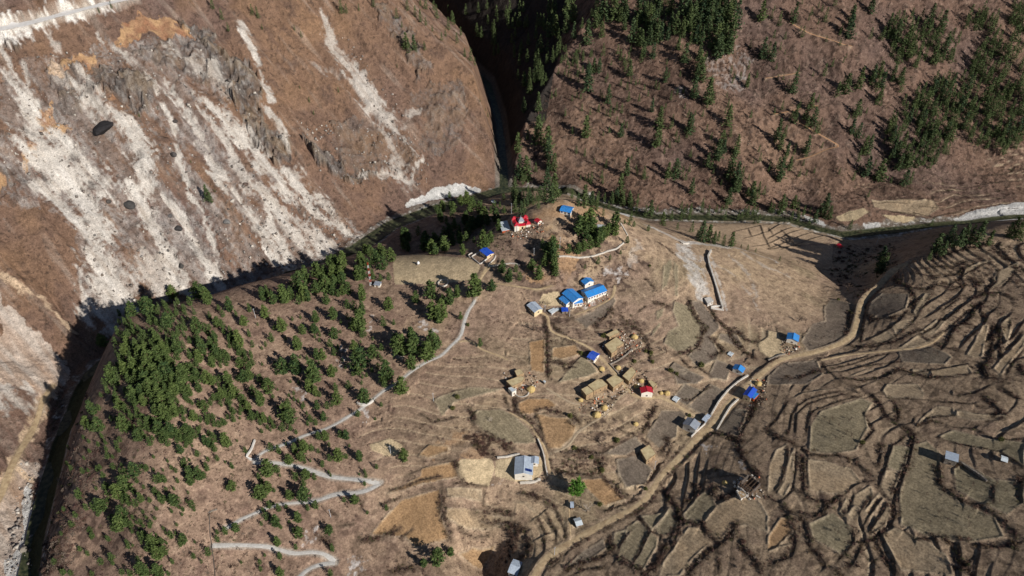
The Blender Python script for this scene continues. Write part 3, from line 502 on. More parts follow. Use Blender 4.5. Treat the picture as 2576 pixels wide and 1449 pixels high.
# spur
put(SPURM, C(164, 138, 114)); put(SPURM*n1*.8, C(176, 150, 120)); put(SPURM*np.clip(-N1, 0, 1)*.9, C(146, 120, 104)); put(SPURM*np.clip(N4-.1, 0, 1)*.6, C(186, 160, 124)); put(SPURM*np.clip(fbm(Xg, Yg, 38, 3, 61)*1.6-.5, 0, 1)*.5, C(134, 122, 92)); put(SPURM*np.clip(fbm(Xg, Yg, 24, 3, 62)*1.6-.55, 0, 1)*.6, C(196, 170, 132))
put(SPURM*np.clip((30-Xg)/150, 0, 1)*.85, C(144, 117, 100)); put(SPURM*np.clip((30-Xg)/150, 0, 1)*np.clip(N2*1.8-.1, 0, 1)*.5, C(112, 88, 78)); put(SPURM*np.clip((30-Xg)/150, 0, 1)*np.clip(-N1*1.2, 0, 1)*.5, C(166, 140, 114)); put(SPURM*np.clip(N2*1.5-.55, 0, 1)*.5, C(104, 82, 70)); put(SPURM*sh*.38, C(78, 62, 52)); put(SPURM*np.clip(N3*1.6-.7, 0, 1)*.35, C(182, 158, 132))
scrub = polymask([((0,2),"430,770 620,380 900,300 1100,560 900,800 1000,1000 800,1449 480,1500 300,1500 290,1250"),((2,1),"0,480 300,350 400,200 520,180 900,420 960,560 800,720 200,720 0,640"),((2,1),"150,940 900,880 1060,1100 1060,1320 900,1400 640,1240 300,1060"),((2,2),"700,150 1000,330 900,600 500,560 300,520 560,340")], 4)
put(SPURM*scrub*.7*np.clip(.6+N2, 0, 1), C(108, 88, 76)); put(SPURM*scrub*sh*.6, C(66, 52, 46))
orsc = polymask([((2,1),"200,330 420,340 500,560 420,660 260,690 140,560"),((2,1),"200,120 420,60 560,90 880,190 800,220 560,170 420,240 230,250"),((1,2),"1500,360 1640,330 1700,500 1500,560 1380,520")], 3); put(SPURM*orsc*.6*np.clip(.6+N2, 0, 1), C(176, 138, 98))
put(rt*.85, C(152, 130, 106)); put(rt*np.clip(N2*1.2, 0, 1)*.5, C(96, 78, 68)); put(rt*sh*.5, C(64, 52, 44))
fc = {1: (146, 134, 106), 2: (168, 130, 88), 3: (126, 112, 98), 4: (206, 182, 142), 5: (176, 154, 124), 6: (186, 158, 128)}
rows = np.sin((Xg*.75+Yg*.66)*2*math.pi/2.6+N2*3)*.5+.5
for k, c in fc.items():
    m = (FM == k); put(m*.93, C(*c)); put(m*FJ*.3, C(150, 132, 106) if k != 3 else C(100, 92, 84)); put(m*np.clip(N1+N2*.6, 0, 1)*.35, C(160, 128, 90) if k in (2, 5) else C(112, 106, 88))
    put(m*np.clip(N3*1.2-.2, 0, 1)*(.16 if k != 4 else .06), C(80, 70, 56)); put(m*rows*(.26 if k in (1, 3, 5) else .1 if k == 2 else 0), C(88, 76, 64))
# field grid of the riverside terrace
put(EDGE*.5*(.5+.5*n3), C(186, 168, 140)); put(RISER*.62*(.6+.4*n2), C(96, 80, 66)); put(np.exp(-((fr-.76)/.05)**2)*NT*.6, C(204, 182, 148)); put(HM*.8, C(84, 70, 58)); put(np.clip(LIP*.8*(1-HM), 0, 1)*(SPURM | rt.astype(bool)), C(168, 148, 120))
put(MSP*np.clip(.3+N3*1.8, 0, 1)*np.where(RIGHTM, .3, .7), C(190, 184, 180)); put(SPURM*np.clip(MSC*1.1, 0, 1)*.85, C(196, 190, 182)); put(SPURM*MSC*np.clip(N3*1.8-.1, 0, 1)*.7, C(146, 134, 122)); put(MW*.95, C(208, 206, 202)); put(MW*np.clip(N3*1.4-.2, 0, 1)*.6, C(160, 156, 150)); put(MW*np.clip(N2*1.5-.7, 0, 1)*.5, C(120, 112, 100))
rb = np.clip((14+N2*4-D1)/2, 0, 1)*(1-MW)*(1-MT); put(rb*.7, C(128, 120, 108)); put(rb*np.clip(N3*2-.3, 0, 1)*.7, C(190, 188, 182)); put(np.clip((11-D2)/2, 0, 1)*.7, C(120, 116, 108))
put(np.clip((np.where(Xg > 60, 6, 9)-D1)/1.5, 0, 1), C(70, 72, 50)); put(np.clip((4.5-D2)/1.5, 0, 1), C(60, 66, 56))
emb = streakmask([((0,0), "-60,225,170 240,166,150 420,116,120 560,80,110 700,50,100 850,16,80 1000,-16,60", 1.0)], 1.5, .5); put(emb, C(224, 218, 210))
for nm, kd, x, y, ww in RIB:
    for a in range(0, len(x)-1, 14):
        w_ = list(zip(x[a:a+15].tolist(), y[a:a+15].tolist()))
        if len(w_) < 2: continue
        sl = sub(w_, ww.max()+4)
        if sl is None: continue
        d, _, _ = dist_poly(Xg[sl]+WX[sl]*.2, Yg[sl]+WY[sl]*.2, w_); hw = ww[a:a+15].mean()/2
        m = np.clip(1-(d-hw)/(hw*.7+.4), 0, 1)*.6
        m = m[..., None]; col[sl] = col[sl]*(1-m)+(C(196, 186, 172) if kd in ('grey', 'white') else C(176, 152, 122))*m
lum = col.mean(-1, keepdims=True); col = col*.89+lum*.11; col *= (1+.14*N3+.10*N2)[..., None]; col = np.clip(col, .01, .9)

def newmesh(name, V, F, mat=None, smooth=False):
    me = bpy.data.meshes.new(name); V = np.asarray(V, np.float32); F = np.asarray(F, np.int32)
    me.vertices.add(len(V)); me.vertices.foreach_set('co', V.ravel())
    k = F.shape[1]; me.loops.add(F.size); me.polygons.add(len(F))
    me.loops.foreach_set('vertex_index', F.ravel()); me.polygons.foreach_set('loop_start', np.arange(0, F.size, k, dtype=np.int32)); me.polygons.foreach_set('loop_total', np.full(len(F), k, np.int32))
    if smooth: me.polygons.foreach_set('use_smooth', np.ones(len(F), bool))
    me.update(calc_edges=True)
    if mat: me.materials.append(mat)
    return me
def link(name, me, parent=None, **props):
    o = bpy.data.objects.new(name, me); scene.collection.objects.link(o)
    if parent is not None: o.parent = parent
    for k, v in props.items(): o[k] = v
    return o
def gridfaces(ny, nx):
    j, i = np.meshgrid(np.arange(ny-1), np.arange(nx-1), indexing='ij'); a = (j*nx+i).ravel(); return np.stack([a, a+1, a+nx+1, a+nx], 1)
def mat_new(name, color=(.5, .5, .5), rough=.9, spec=.2):
    m = bpy.data.materials.new(name); m.use_nodes = True; b = m.node_tree.nodes['Principled BSDF']
    b.inputs['Base Color'].default_value = (*color, 1); b.inputs['Roughness'].default_value = rough; b.inputs['Specular IOR Level'].default_value = spec
    return m, m.node_tree, b
def N(nt, t, **kw):
    n = nt.nodes.new(t)
    for k, v in kw.items():
        if k.startswith('i_'): n.inputs[k[2:].replace('_', ' ')].default_value = v
        else: setattr(n, k, v)
    return n
def noisy(name, c1, c2, scale=1.0, rough=.95, bump=.0, spec=.15, detail=6, dist=.4):
    m, nt, b = mat_new(name, c1, rough, spec)
    tc = N(nt, 'ShaderNodeTexCoord'); nz = N(nt, 'ShaderNodeTexNoise'); nz.inputs['Scale'].default_value = scale; nz.inputs['Detail'].default_value = detail; nz.inputs['Roughness'].default_value = .65
    nt.links.new(tc.outputs['Object'], nz.inputs['Vector'])
    rp = N(nt, 'ShaderNodeMapRange'); rp.inputs[1].default_value = .32; rp.inputs[2].default_value = .68
    nt.links.new(nz.outputs['Fac'], rp.inputs[0])
    mx = N(nt, 'ShaderNodeMix', data_type='RGBA'); mx.inputs[6].default_value = (*c1, 1); mx.inputs[7].default_value = (*c2, 1)
    nt.links.new(rp.outputs[0], mx.inputs[0]); nt.links.new(mx.outputs[2], b.inputs['Base Color'])
    if bump:
        bp = N(nt, 'ShaderNodeBump'); bp.inputs['Strength'].default_value = 1; bp.inputs['Distance'].default_value = bump
        nt.links.new(nz.outputs['Fac'], bp.inputs['Height']); nt.links.new(bp.outputs[0], b.inputs['Normal'])
    return m
gm, nt, b = mat_new('ground_soil', rough=1, spec=.05)
at = N(nt, 'ShaderNodeAttribute', attribute_name='Col'); tc = N(nt, 'ShaderNodeTexCoord')
za = N(nt, 'ShaderNodeTexNoise'); za.inputs['Scale'].default_value = .9; za.inputs['Detail'].default_value = 6; za.inputs['Roughness'].default_value = .75
zb = N(nt, 'ShaderNodeTexNoise'); zb.inputs['Scale'].default_value = .22; zb.inputs['Detail'].default_value = 8; zb.inputs['Roughness'].default_value = .7
for z in (za, zb): nt.links.new(tc.outputs['Object'], z.inputs['Vector'])
mr = N(nt, 'ShaderNodeMapRange'); [mr.inputs[k].__setattr__('default_value', v) for k, v in ((1, .3), (2, .7), (3, .50), (4, 1.42))]
nt.links.new(za.outputs['Fac'], mr.inputs[0])
vm = N(nt, 'ShaderNodeVectorMath', operation='SCALE'); nt.links.new(at.outputs['Color'], vm.inputs[0]); nt.links.new(mr.outputs[0], vm.inputs['Scale'])
mr2 = N(nt, 'ShaderNodeMapRange'); [mr2.inputs[k].__setattr__('default_value', v) for k, v in ((1, .3), (2, .7), (3, .78), (4, 1.2))]; nt.links.new(zb.outputs['Fac'], mr2.inputs[0]); vm2 = N(nt, 'ShaderNodeVectorMath', operation='SCALE'); nt.links.new(vm.outputs[0], vm2.inputs[0]); nt.links.new(mr2.outputs[0], vm2.inputs['Scale'])
nt.links.new(vm2.outputs[0], b.inputs['Base Color'])
bp1 = N(nt, 'ShaderNodeBump'); bp1.inputs['Distance'].default_value = 1.1; bp2 = N(nt, 'ShaderNodeBump'); bp2.inputs['Distance'].default_value = 2.6
nt.links.new(za.outputs['Fac'], bp1.inputs['Height']); nt.links.new(zb.outputs['Fac'], bp2.inputs['Height']); nt.links.new(bp2.outputs[0], bp1.inputs['Normal'])
rgh = N(nt, 'ShaderNodeAttribute', attribute_name='Rgh'); nt.links.new(rgh.outputs['Fac'], bp1.inputs['Strength']); nt.links.new(rgh.outputs['Fac'], bp2.inputs['Strength'])
nt.links.new(bp1.outputs[0], b.inputs['Normal'])
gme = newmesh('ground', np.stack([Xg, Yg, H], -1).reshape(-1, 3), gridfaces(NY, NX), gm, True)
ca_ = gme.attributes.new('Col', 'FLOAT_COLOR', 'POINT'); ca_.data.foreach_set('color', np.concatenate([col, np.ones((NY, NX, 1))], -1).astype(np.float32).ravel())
ra = gme.attributes.new('Rgh', 'FLOAT', 'POINT'); ra.data.foreach_set('value', np.clip(LEFTM*.75+RIGHTM*.8+SPURM*.30-.15*(FM > 0)+MR*.3-sc*.35, .08, 1).astype(np.float32).ravel())
link('ground', gme, kind='structure')
# the land beyond the photo, as the surrounding ranges
# roads and paths as thin sheets over the ground
PM = {'tan': noisy('packed_dirt', C(200, 178, 142), C(154, 130, 102), .35, bump=.3), 'white': noisy('white_gravel', C(226, 224, 222), C(204, 200, 196), .35), 'grey': noisy('grey_concrete', C(206, 202, 196), C(170, 166, 160), .6),
      'pale': noisy('pale_dirt', C(190, 172, 146), C(160, 140, 116), .7), 'orange': noisy('orange_dirt', C(180, 138, 104), C(160, 120, 92), .6)}
for nm, kd, x, y, ww in RIB:
    tx = np.gradient(x); ty = np.gradient(y); l = np.hypot(tx, ty)+1e-9; nx_, ny_ = -ty/l, tx/l
    cs = np.linspace(-.5, .5, 5); jit = np.interp(np.arange(len(x)), np.arange(0, len(x)+4, 2), RNG.rand(len(np.arange(0, len(x)+4, 2)))*.4+.8)
    PX = x[:, None]+nx_[:, None]*cs*(ww*jit)[:, None]; PY = y[:, None]+ny_[:, None]*cs*(ww*jit)[:, None]; PZ = hs(PX, PY)+.14-.10*(np.abs(cs) > .4)
    link(nm, newmesh(nm, np.stack([PX, PY, PZ], -1).reshape(-1, 3), gridfaces(len(x), 5), PM[kd], True), kind='structure')
# water
wm_, nt, b = mat_new('river_water', C(44, 50, 32), .35, .3)
nz = N(nt, 'ShaderNodeTexNoise'); nz.inputs['Scale'].default_value = .35; nz.inputs['Detail'].default_value = 5; tc = N(nt, 'ShaderNodeTexCoord'); nt.links.new(tc.outputs['Object'], nz.inputs['Vector'])
rp = N(nt, 'ShaderNodeValToRGB'); rp.color_ramp.elements[0].position = .40; rp.color_ramp.elements[0].color = (*C(36, 44, 30), 1); rp.color_ramp.elements[1].position = .72; rp.color_ramp.elements[1].color = (*C(92, 92, 66), 1)
nt.links.new(nz.outputs['Fac'], rp.inputs[0]); nt.links.new(rp.outputs[0], b.inputs['Base Color']); bp = N(nt, 'ShaderNodeBump'); bp.inputs['Distance'].default_value = .25; nt.links.new(nz.outputs['Fac'], bp.inputs['Height']); nt.links.new(bp.outputs[0], b.inputs['Normal'])
def river(name, pts, zs, hw):
    cl = np.cumsum([0]+[math.dist(u, v) for u, v in zip(pts[:-1], pts[1:])]); s = np.arange(0, cl[-1], 4.)
    x = np.interp(s, cl, [q[0] for q in pts]); y = np.interp(s, cl, [q[1] for q in pts]); z = np.interp(s, cl, zs)
    for _ in range(3): x[1:-1] = (x[:-2]+2*x[1:-1]+x[2:])/4; y[1:-1] = (y[:-2]+2*y[1:-1]+y[2:])/4
    tx = np.gradient(x); ty = np.gradient(y); l = np.hypot(tx, ty); cs = np.linspace(-1, 1, 5)*(np.where(x > 60, 5.5, 8.5)[:, None] if name == 'river' else hw)
    PX = x[:, None]-(ty/l)[:, None]*cs; PY = y[:, None]+(tx/l)[:, None]*cs; PZ = np.repeat(z[:, None]-.75, 5, 1)
    m = (y > 95) & (np.abs(x) < 1000)
    link(name, newmesh(name, np.stack([PX[m], PY[m], PZ[m]], -1).reshape(-1, 3), gridfaces(int(m.sum()), 5), wm_, True), kind='structure')
river('river', R1, R1z, np.interp); river('side_river', R2, R2z, 5)
# ------------------------------------------------------------ mesh kit for things
class MB:
    def __init__(s): s.v = []; s.f = []
    def add(s, V, F):
        n = len(s.v); s.v += [tuple(map(float, q)) for q in V]; s.f += [tuple(n+i for i in f) for f in F]; return s
    def box(s, x0, x1, y0, y1, z0, z1):
        return s.add([(x0,y0,z0),(x1,y0,z0),(x1,y1,z0),(x0,y1,z0),(x0,y0,z1),(x1,y0,z1),(x1,y1,z1),(x0,y1,z1)], [(0,3,2,1),(4,5,6,7),(0,1,5,4),(1,2,6,5),(2,3,7,6),(3,0,4,7)])
    def bar(s, a, b, r, r2=None, n=5):
        a = Vector(a); b = Vector(b); d = (b-a).normalized(); u = d.orthogonal().normalized(); w = d.cross(u); r2 = r if r2 is None else r2
        V = [a+(u*math.cos(2*math.pi*k/n)+w*math.sin(2*math.pi*k/n))*r for k in range(n)]+[b+(u*math.cos(2*math.pi*k/n)+w*math.sin(2*math.pi*k/n))*r2 for k in range(n)]
        return s.add(V, [(k, (k+1) % n, n+(k+1) % n, n+k) for k in range(n)]+[tuple(range(n))[::-1], tuple(range(n, 2*n))])
    def prism(s, poly, z0, z1):
        n = len(poly); a = sum(poly[i][0]*poly[(i+1) % n][1]-poly[(i+1) % n][0]*poly[i][1] for i in range(n))
        if a < 0: poly = poly[::-1]
        return s.add([(x, y, z0) for x, y in poly]+[(x, y, z1) for x, y in poly], [tuple(range(n))[::-1], tuple(range(n, 2*n))]+[(i, (i+1) % n, n+(i+1) % n, n+i) for i in range(n)])
    def mesh(s, name, mat):
        me = bpy.data.meshes.new(name); me.from_pydata(s.v, [], s.f); me.update(); me.materials.append(mat); return me
    def build(s, name, mat, parent=None, **k): return link(name, s.mesh(name, mat), parent, **k)
def empty(name, loc, rz=0, **k):
    o = bpy.data.objects.new(name, None); scene.collection.objects.link(o); o.location = loc; o.rotation_euler = (0, 0, rz); o.empty_display_size = 1
    for a, b in k.items(): o[a] = b
    return o
Z = {1: (1194.9, 478, .14757), 2: (1308.1, 679.2, .09766), 3: (1446.5, 817.6, .17361), 4: (1698, 723.2, .1302), 5: (1635.1, 911.9, .1302), 6: (1245.2, 905.6, .11283), 7: (1245.2, 1119.4, .2275), 8: (1698, 1119.4, .12153)}
def zz(k, x, y):                                     # point in an enlargement -> photo frame
    if isinstance(k, tuple): return (644*k[0]+x/3, 483*k[1]+y/3)
    o = Z[k]; return (o[0]+x*o[2], o[1]+y*o[2])
def spot(k, x, y, h=0.0):
    p = zz(k, x, y); a, b = cast(p[0], p[1], h, hs); return float(a[0]), float(b[0])
def g(x, y): return float(hs(x, y))

def tin(name, c, c2=None, gloss=.45):
    m, nt, b = mat_new(name, c, gloss, .5); tc = N(nt, 'ShaderNodeTexCoord'); wv = N(nt, 'ShaderNodeTexWave'); wv.inputs['Scale'].default_value = 1.6; wv.inputs['Distortion'].default_value = 0; wv.bands_direction = 'X'
    nt.links.new(tc.outputs['Object'], wv.inputs['Vector']); bp = N(nt, 'ShaderNodeBump'); bp.inputs['Distance'].default_value = .06; nt.links.new(wv.outputs['Fac'], bp.inputs['Height']); nt.links.new(bp.outputs[0], b.inputs['Normal'])
    nz = N(nt, 'ShaderNodeTexNoise'); nz.inputs['Scale'].default_value = .6; nz.inputs['Detail'].default_value = 5; nt.links.new(tc.outputs['Object'], nz.inputs['Vector'])
    mx = N(nt, 'ShaderNodeMix', data_type='RGBA'); mx.inputs[6].default_value = (*c, 1); c2 = c2 if c2 is not None else [q*.72 for q in c]; mx.inputs[7].default_value = (*c2, 1)
    mr = N(nt, 'ShaderNodeMapRange'); mr.inputs[1].default_value = .35; mr.inputs[2].default_value = .75; nt.links.new(nz.outputs['Fac'], mr.inputs[0]); nt.links.new(mr.outputs[0], mx.inputs[0]); nt.links.new(mx.outputs[2], b.inputs['Base Color'])
    return m
M = {'blue': tin('blue_roof_sheet', (.025, .29, .78), (.06, .22, .55)), 'deepblue': tin('deep_blue_tarp', (.012, .08, .62), (.03, .12, .5)), 'tin': tin('bare_tin_sheet', (.50, .58, .68), (.36, .42, .52)), 'whitetin': tin('white_tin_sheet', (.66, .72, .76), (.5, .56, .6)),
     'red': tin('red_roof_sheet', (.56, .014, .035), (.44, .012, .03)), 'greytin': tin('dull_grey_sheet', (.32, .35, .40), (.22, .25, .3)),
     'white': noisy('white_plaster', C(232, 226, 214), C(205, 196, 182), .5), 'cream': noisy('cream_plaster', C(226, 208, 170), C(196, 174, 138), .5), 'brick': noisy('orange_brick', C(190, 92, 52), C(150, 74, 44), 1.2), 'mud': noisy('mud_plaster', C(206, 190, 150), C(172, 152, 116), .35, bump=.1),
     'mudwall': noisy('mud_wall', C(176, 150, 116), C(130, 108, 84), .8, bump=.15), 'stone': noisy('dry_stone', C(170, 160, 148), C(92, 84, 76), 1.1, bump=.3), 'palestone': noisy('pale_stone', C(222, 216, 206), C(160, 152, 142), 1.2, bump=.2), 'darkstone': noisy('dark_stone', C(116, 106, 98), C(66, 60, 56), .9, bump=.3),
     'concrete': noisy('raw_concrete', C(214, 210, 204), C(176, 170, 162), .5), 'glass': mat_new('window_glass', (.03, .04, .05), .15, .5)[0], 'wood': noisy('weathered_wood', C(150, 122, 100), C(96, 78, 64), 1.5), 'bluepaint': mat_new('blue_paint', (.02, .10, .45), .6)[0],
     'hay': noisy('hay', C(206, 182, 126), C(168, 142, 92), 1.5, bump=.3), 'pv': mat_new('solar_cell', (.01, .03, .16), .2, .6)[0], 'metal': mat_new('galvanised_metal', (.5, .52, .55), .4, .5)[0], 'redpaint': mat_new('red_paint', (.5, .02, .02), .5)[0], 'whitepaint': mat_new('white_paint', (.8, .8, .8), .5)[0],
     'dark': mat_new('shaded_inside', (.02, .018, .016), .9)[0], 'cloth': noisy('drying_cloth', C(200, 90, 70), C(210, 200, 190), 1.2)}
def opening(root, kind, x, y, nrm, z0, w, h, mt, fr):
    # nrm: 'x+','x-','y+','y-'
    s = 1 if nrm[1] == '+' else -1; f = MB(); gl = MB(); t = .09
    def bx(b, a0, a1, p0, p1, q0, q1):
        if nrm[0] == 'y': b.box(x+a0, x+a1, min(y+s*p0, y+s*p1), max(y+s*p0, y+s*p1), q0, q1)
        else: b.box(min(x+s*p0, x+s*p1), max(x+s*p0, x+s*p1), y+a0, y+a1, q0, q1)
    bx(gl, -w/2, w/2, -.02, .04, z0, z0+h)
    bx(f, -w/2-t, -w/2, -.02, .10, z0-t, z0+h+t); bx(f, w/2, w/2+t, -.02, .10, z0-t, z0+h+t); bx(f, -w/2, w/2, -.02, .10, z0+h, z0+h+t); bx(f, -w/2, w/2, -.02, .10, z0-t, z0)
    o = gl.build(kind, mt, root); f.build('frame', fr, o)
def house(name, label, k, r1, r2, W, he, hr, wall='white', roof='blue', nwin=3, over=.45, cat='house', door='wood', mono=False, seams=True):
    a = Vector(spot(k, *r1, hr)); b = Vector(spot(k, *r2, hr)); c = (a+b)/2; L = (b-a).length-2*over*.6; yaw = math.atan2(b.y-a.y, b.x-a.x)
    pts = [(c.x+math.cos(yaw)*u*L/2-math.sin(yaw)*v*W/2, c.y+math.sin(yaw)*u*L/2+math.cos(yaw)*v*W/2) for u in (-1, 0, 1) for v in (-1, 1)]
    z = sum(g(*p) for p in pts)/6; root = empty(name, (c.x, c.y, z), yaw, label=label, category=cat)
    l = L/2; w = W/2; dz = -3.0
    wb = MB()
    if mono:
        wb.add([(-l,-w,dz),(l,-w,dz),(l,w,dz),(-l,w,dz),(-l,-w,he),(l,-w,he),(l,w,hr),(-l,w,hr)], [(0,3,2,1),(4,5,6,7),(0,1,5,4),(1,2,6,5),(2,3,7,6),(3,0,4,7)])
    else:
        wb.add([(-l,-w,dz),(l,-w,dz),(l,w,dz),(-l,w,dz),(-l,-w,he),(l,-w,he),(l,w,he),(-l,w,he),(-l,0,hr-.05),(l,0,hr-.05)], [(0,3,2,1),(0,1,5,4),(1,2,6,9,5),(2,3,7,6),(3,0,4,8,7),(4,5,9,8),(6,7,8,9)])
    wb.build('wall', M[wall], root)
    rb = MB(); e = over; sl = (hr-he)/w; t = .14; X = l+e
    if mono:
        sl = (hr-he)/W; y0, y1 = -w-e, w+e; za, zb = he-sl*e+.04, hr+sl*e+.04
        rb.add([(-X,y0,za),(X,y0,za),(X,y1,zb),(-X,y1,zb),(-X,y0,za+t),(X,y0,za+t),(X,y1,zb+t),(-X,y1,zb+t)], [(0,3,2,1),(4,5,6,7),(0,1,5,4),(1,2,6,5),(2,3,7,6),(3,0,4,7)])
    else:
        zE = he-sl*e+.04; zR = hr+.04
        V = []; 
        for x in (-X, X): V += [(x,-w-e,zE),(x,0,zR),(x,w+e,zE),(x,w+e,zE+t),(x,0,zR+t),(x,-w-e,zE+t)]
        rb.add(V, [(0,1,4,5),(1,2,3,4),(6,11,10,7),(7,10,9,8),(0,5,11,6),(5,4,10,11),(4,3,9,10),(3,2,8,9),(2,1,7,8),(1,0,6,7)])
    ro = rb.build('roof', M[roof], root)
    if not mono: MB().box(-X, X, -.22, .22, hr+t, hr+t+.07).build('ridge_cap', M[roof], ro)
    # openings on the two sides that can be seen (low y side and +x / -x gable)
    for sgn, nn in ((-1, 'y-'), (1, 'y+')):
        hh = (hr if (mono and sgn > 0) else he)
        zs = min(1.0, hh-1.5)
        for q in range(nwin):
            xx = -l+L*(q+.5)/nwin
            if q == nwin//2: opening(root, 'door', xx, sgn*w, nn, 0, 1.0, min(2.0, hh-.3), M[door], M['wood'])
            else: opening(root, 'window', xx, sgn*w, nn, zs, min(1.2, L/nwin*.5), 1.0, M['glass'], M['bluepaint'] if roof in ('blue', 'deepblue') else M['wood'])
    if W > 4:
        for sgn, nn in ((-1, 'x-'), (1, 'x+')): opening(root, 'window', sgn*l, 0, nn, min(1.0, he-1.4), 1.1, 1.0, M['glass'], M['wood'])
    return root, l, w
def flat(name, label, k, poly, h, wall='mudwall', roof='mud', cat='house', rim=True, ops=2):
    P = [Vector(spot(k, x, y, h)) for x, y in poly]; c = sum(P, Vector((0, 0)))/len(P); z = sum(g(p.x, p.y) for p in P)/len(P)
    root = empty(name, (c.x, c.y, z), 0, label=label, category=cat); L = [(p.x-c.x, p.y-c.y) for p in P]
    MB().prism(L, -3, h).build('wall', M[wall], root)
    big = [(x*1.03, y*1.03) for x, y in L]; ro = MB().prism(big, h+.003, h+.28).build('roof', M[roof], root)
    n = len(L)
    if rim:
        mb = MB()
        for i in range(n):
            a = Vector((*big[i], h+.30)); b = Vector((*big[(i+1) % n], h+.30)); mb.bar(a*.985, b*.985, .16, n=4)
        mb.build('parapet', M['palestone' if roof != 'mud' else 'mudwall'], ro)
    # openings on the walls facing the camera
    for i in range(n):
        a = Vector(L[i]); b = Vector(L[(i+1) % n]); d = b-a
        if d.length < 2.5: continue
        nr = Vector((d.y, -d.x)).normalized()
        if nr.dot((a+b)/2) < 0: nr = -nr
        if nr.y > -.25: continue
        q = max(1, int(d.length/3.2))
        for j in range(min(q, 4)):
            m = a+d*((j+.5)/q)+nr*.04; u = d.normalized(); isd = j % 2 == 0; w_ = .5; z0_, z1_ = (0, 1.9) if isd else (1.0, 2.0)
            z1_ = min(z1_, h-.3)
            V = [m-u*w_, m+u*w_]; F = MB().prism([(V[0].x, V[0].y), (V[1].x, V[1].y), (V[1].x-nr.x*.2, V[1].y-nr.y*.2), (V[0].x-nr.x*.2, V[0].y-nr.y*.2)], z0_, z1_)
            F.build('door' if isd else 'window', M['wood' if isd else 'dark'], root)
    return root
def rampart(name, label, k, pts, h, th, mat='stone', cat='wall', under=1.2):
    w = [spot(k, *p) for p in pts]; cl = np.cumsum([0]+[math.dist(u, v) for u, v in zip(w[:-1], w[1:])]); n = max(2, int(cl[-1]/1.6)); s = np.linspace(0, cl[-1], n)
    x = np.interp(s, cl, [q[0] for q in w]); y = np.interp(s, cl, [q[1] for q in w]); x[1:-1] = (x[:-2]+2*x[1:-1]+x[2:])/4; y[1:-1] = (y[:-2]+2*y[1:-1]+y[2:])/4
    tx = np.gradient(x); ty = np.gradient(y); l = np.hypot(tx, ty)+1e-9; nx_, ny_ = -ty/l*th/2, tx/l*th/2; z = hs(x, y); rj = RNG.rand(n)*.25*(mat != 'concrete')
    o = Vector((x[n//2], y[n//2], z[n//2])); V = []
    for i in range(n): V += [(x[i]-nx_[i], y[i]-ny_[i], z[i]-under), (x[i]+nx_[i], y[i]+ny_[i], z[i]-under), (x[i]+nx_[i], y[i]+ny_[i], z[i]+h-rj[i]), (x[i]-nx_[i], y[i]-ny_[i], z[i]+h-rj[i])]
    V = [(a-o.x, b-o.y, c-o.z) for a, b, c in V]; F = []
    for i in range(n-1):
        a = 4*i; b = a+4; F += [(a, a+1, b+1, b), (a+1, a+2, b+2, b+1), (a+2, a+3, b+3, b+2), (a+3, a, b, b+3)]
    F += [(0, 3, 2, 1), (4*n-4, 4*n-3, 4*n-2, 4*n-1)]
    ob = MB().add(V, F).build(name, M[mat], None, label=label, category=cat); ob.location = o; return ob
# ------------------------------------------------------------ buildings, one by one
house('hut', 'bright blue metal-roofed white hut alone on the grassy hilltop above the temple', 1, (1475, 262), (1660, 338), 8.5, 2.7, 3.9, cat='hut', nwin=3)
house('shed', 'small red-roofed white shed just right of the red temple', 1, (1045, 480), (1110, 520), 4.2, 2.3, 3.4, roof='red', nwin=1, cat='shed')
house('shed', 'pale tin-roofed orange brick shed left of the red temple', 1, (475, 565), (535, 660), 6.5, 2.6, 3.1, wall='brick', roof='whitetin', nwin=2, cat='shed', mono=True)
house('hut', 'tiny pale tin-roofed hut on the bare riverside clearing inside the dark forest', 1, (300, 180), (345, 200), 3.6, 2.0, 2.6, wall='stone', roof='whitetin', nwin=1, cat='hut')
house('hut', 'pale grey-green tin-roofed hut among the trees below the hilltop blue hut', 1, (2150, 580), (2140, 655), 5.4, 2.3, 2.7, wall='mudwall', roof='whitetin', nwin=1, cat='hut', mono=True)
r_, l_, w_ = house('shed', 'blue-roofed open shed joined to a walled yard on the cliff edge below the temple', 1, (135, 1000), (265, 1095), 6.5, 2.6, 3.2, roof='deepblue', wall='cream', nwin=2, cat='shed')
rampart('yard_wall', 'low pale wall round the square yard beside the cliff-edge blue shed', (1, 1), [(1690, 455), (1622, 492), (1690, 552), (1760, 495)], 1.1, .45, 'concrete')
rampart('yard_wall', 'short whitewashed wall bar across the far left side of the cliff-edge yard', (1, 1), [(1632, 462), (1596, 478), (1616, 498)], .9, .4, 'concrete')
# school
r_, l_, w_ = house('school_building', 'largest blue-roofed school hall beside the yellow yard, with a lower wing', 2, (1225, 425), (1500, 790), 9.5, 3.3, 5.2, nwin=7, cat='school')
house('school_building', 'low blue-roofed side wing in front of the largest school hall', 2, (1085, 640), (1270, 850), 5.6, 2.9, 3.9, nwin=3, cat='school')
house('school_building', 'blue-roofed cross block at the near end of the largest school hall', 2, (1370, 790), (1590, 740), 5.6, 3.25, 4.4, nwin=3, cat='school')
house('school_building', 'long straight blue-roofed classroom block right of the school hall', 2, (1660, 605), (2150, 372), 9.6, 3.2, 5.0, nwin=7, cat='school')
house('school_building', 'small blue gabled classroom above the long classroom block', 2, (1700, 160), (1795, 320), 8.0, 2.9, 4.6, nwin=3, cat='school')
house('shed', 'tiny blue-tarped toilet shed below the school hall wings', 2, (1075, 1020), (1235, 1010), 3.6, 2.0, 2.4, wall='stone', roof='deepblue', nwin=1, cat='shed', mono=True)
house('barn', 'silvery tin-roofed cream barn left of the blue school', 2, (285, 790), (480, 1050), 7.2, 2.9, 4.2, wall='cream', roof='tin', nwin=4, cat='barn')
